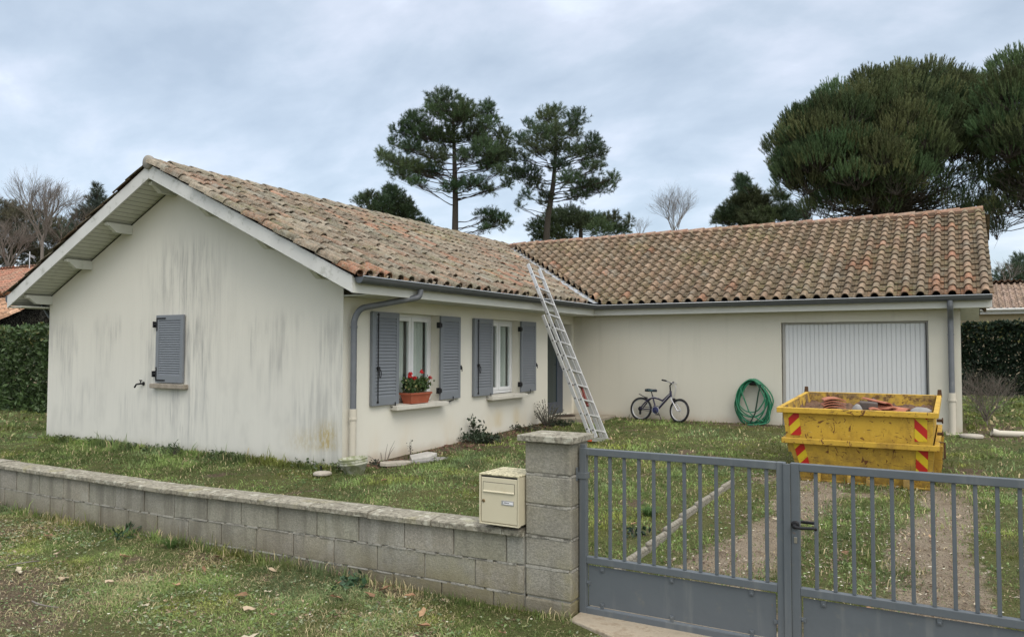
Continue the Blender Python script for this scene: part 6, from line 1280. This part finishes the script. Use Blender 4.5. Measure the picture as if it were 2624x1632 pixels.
# fallen leaves, daisies
lf = MB(); lf.tint = (1, 1, 1)
def dead_leaf(col, seed):
    rs = random.Random(seed); mb = MB(); mb.tint = col; n = 9; vs = [(0, 0, .004)]
    for k in range(n):
        a = 2*PI*k/n; r = .034*(1.25 if k == 0 else rs.uniform(.55, 1.05)); vs.append((r*math.cos(a)*1.35, r*math.sin(a)*.8, .004+rs.uniform(.0, .018)))
    mb.add(vs, [(0, 1+k, 1+(k+1) % n) for k in range(n)]); me_ = mb.mesh('fallen_leaf'); me_.materials.append(mt['dleaf']); return me_
LM = [dead_leaf(c, i) for i, c in enumerate([(.42, .27, .16), (.34, .20, .12), (.48, .38, .27), (.25, .15, .09), (.50, .44, .33)])]
LP = [(3.4,-3.28,3),(3.65,-3.3,1),(3.95,-3.55,0),(4.1,-3.75,1),(3.0,-3.3,1),(2.3,-3.35,2),(1.3,-3.4,2),(.9,-3.7,0),(1.8,-3.6,3),(2.7,-3.75,4),(3.1,-4.1,0),(2.9,-4.6,2),(3.4,-4.8,3),(2.2,-4.4,4),(4.0,-4.6,3),(4.3,-4.2,2),(3.7,-5.2,1),(1.5,-4.2,2),(2.0,-5.0,0),(4.6,-3.6,3),(4.75,-3.9,0),(3.2,-3.6,1),(.3,-3.9,2),(-.4,-3.6,3),(.6,-4.4,4),(1.1,-4.9,2),(4.2,-5.0,2),(2.6,-5.4,3),(3.3,-5.6,4),(1.6,-3.3,3),(5.6,-.2,4),(4.45,-.9,0),(6.0,-2.0,2),(6.3,-1.0,3),(6.6,-2.2,1),(7.2,-1.8,4),(5.3,-2.2,2),(1.45,1.75,0),(3.1,.9,2),(4.0,2.5,1),(2.6,3.6,4),(4.6,4.8,3),(1.0,-.35,1),(4.3,5.1,3),(5.15,5.4,3),(3.6,6.2,2),(6.9,-.3,0),(7.1,.6,2)]
wh_ = lambda x, y: ('roadside verge before the block wall' if y < YW else 'driveway behind the gate' if x > 5.2 and y < 2 else 'lawn beside the house')
tn = ['light brown', 'russet', 'pale tan', 'dark brown', 'bleached']
for i, (x, y, k) in enumerate(LP):
    if y < -4.4: y = -3.4-(abs(y)*7.3 % 1.)*1.2; x = min(x, 4.4)
    o = link(bpy.data.objects.new('fallen_leaf', LM[k])); o.location = (x, y, zg(x, y).item()+.02); o.rotation_euler = (rr.uniform(-.35, .35), rr.uniform(-.35, .35), rr.uniform(0, 6.28)); s = rr.uniform(.8, 1.4); o.scale = (s, s, s)
    props(o, f'{tn[k]} dead leaf lying curled on the {wh_(x, y)}', 'leaf', f'{tn[k]} fallen leaves on the {wh_(x, y)}')
mb = MB(); rs_ = random.Random(18)
def petal(x, y, z, s): 
    a = rs_.random()*3; mb.add([(x+s*math.cos(a+k*PI/3), y+s*math.sin(a+k*PI/3), z+.002*rs_.random()) for k in range(6)], [(0, 1, 2, 3, 4, 5)])
for i in range(520):
    if i < 150: x, y = rs_.uniform(-2, 6), rs_.uniform(-6.2, -3.2)
    elif i < 400: x, y = rs_.gauss(6.3, .6), rs_.uniform(-2.7, 1.8)
    else: x, y = rs_.uniform(0, 9), rs_.uniform(-2, 6.8)
    if -2.75 > y > -3.15 and x < 4.9: continue
    if x < 0.1 and y > -.1: continue
    petal(x, y, zg(x, y).item()+.03, rs_.uniform(.005, .011))
o = put('daisies_and_bits', mb, simple('pale_petal', (.62, .60, .48), .7)); props(o, 'scattered tiny pale flowers and petals in the grass', 'flowers', kind='stuff')
for (x, y, rz, l_, lb) in ((1.45, -4.75, .1, .30, 'curved bare twig lying on the verge at the lower left'), (-7.3, -.1, .3, .9, 'grey stick lying by the far corner of the gable wall'), (.35, -4.35, 1.2, .22, 'thin pale twig on the verge near the left edge')):
    mb = MB(); mb.tube([(0, 0, 0), (l_*.35, -.04*l_/.3, .01), (l_*.7, -.05*l_/.3, .012), (l_, -.02, .004)], [.006, .006, .005, .003], 6); o = put('twig', mb, mt['btwig']); o.location = (x, y, zg(x, y).item()+.03); o.rotation_euler = (0, 0, rz); props(o, lb, 'twig')
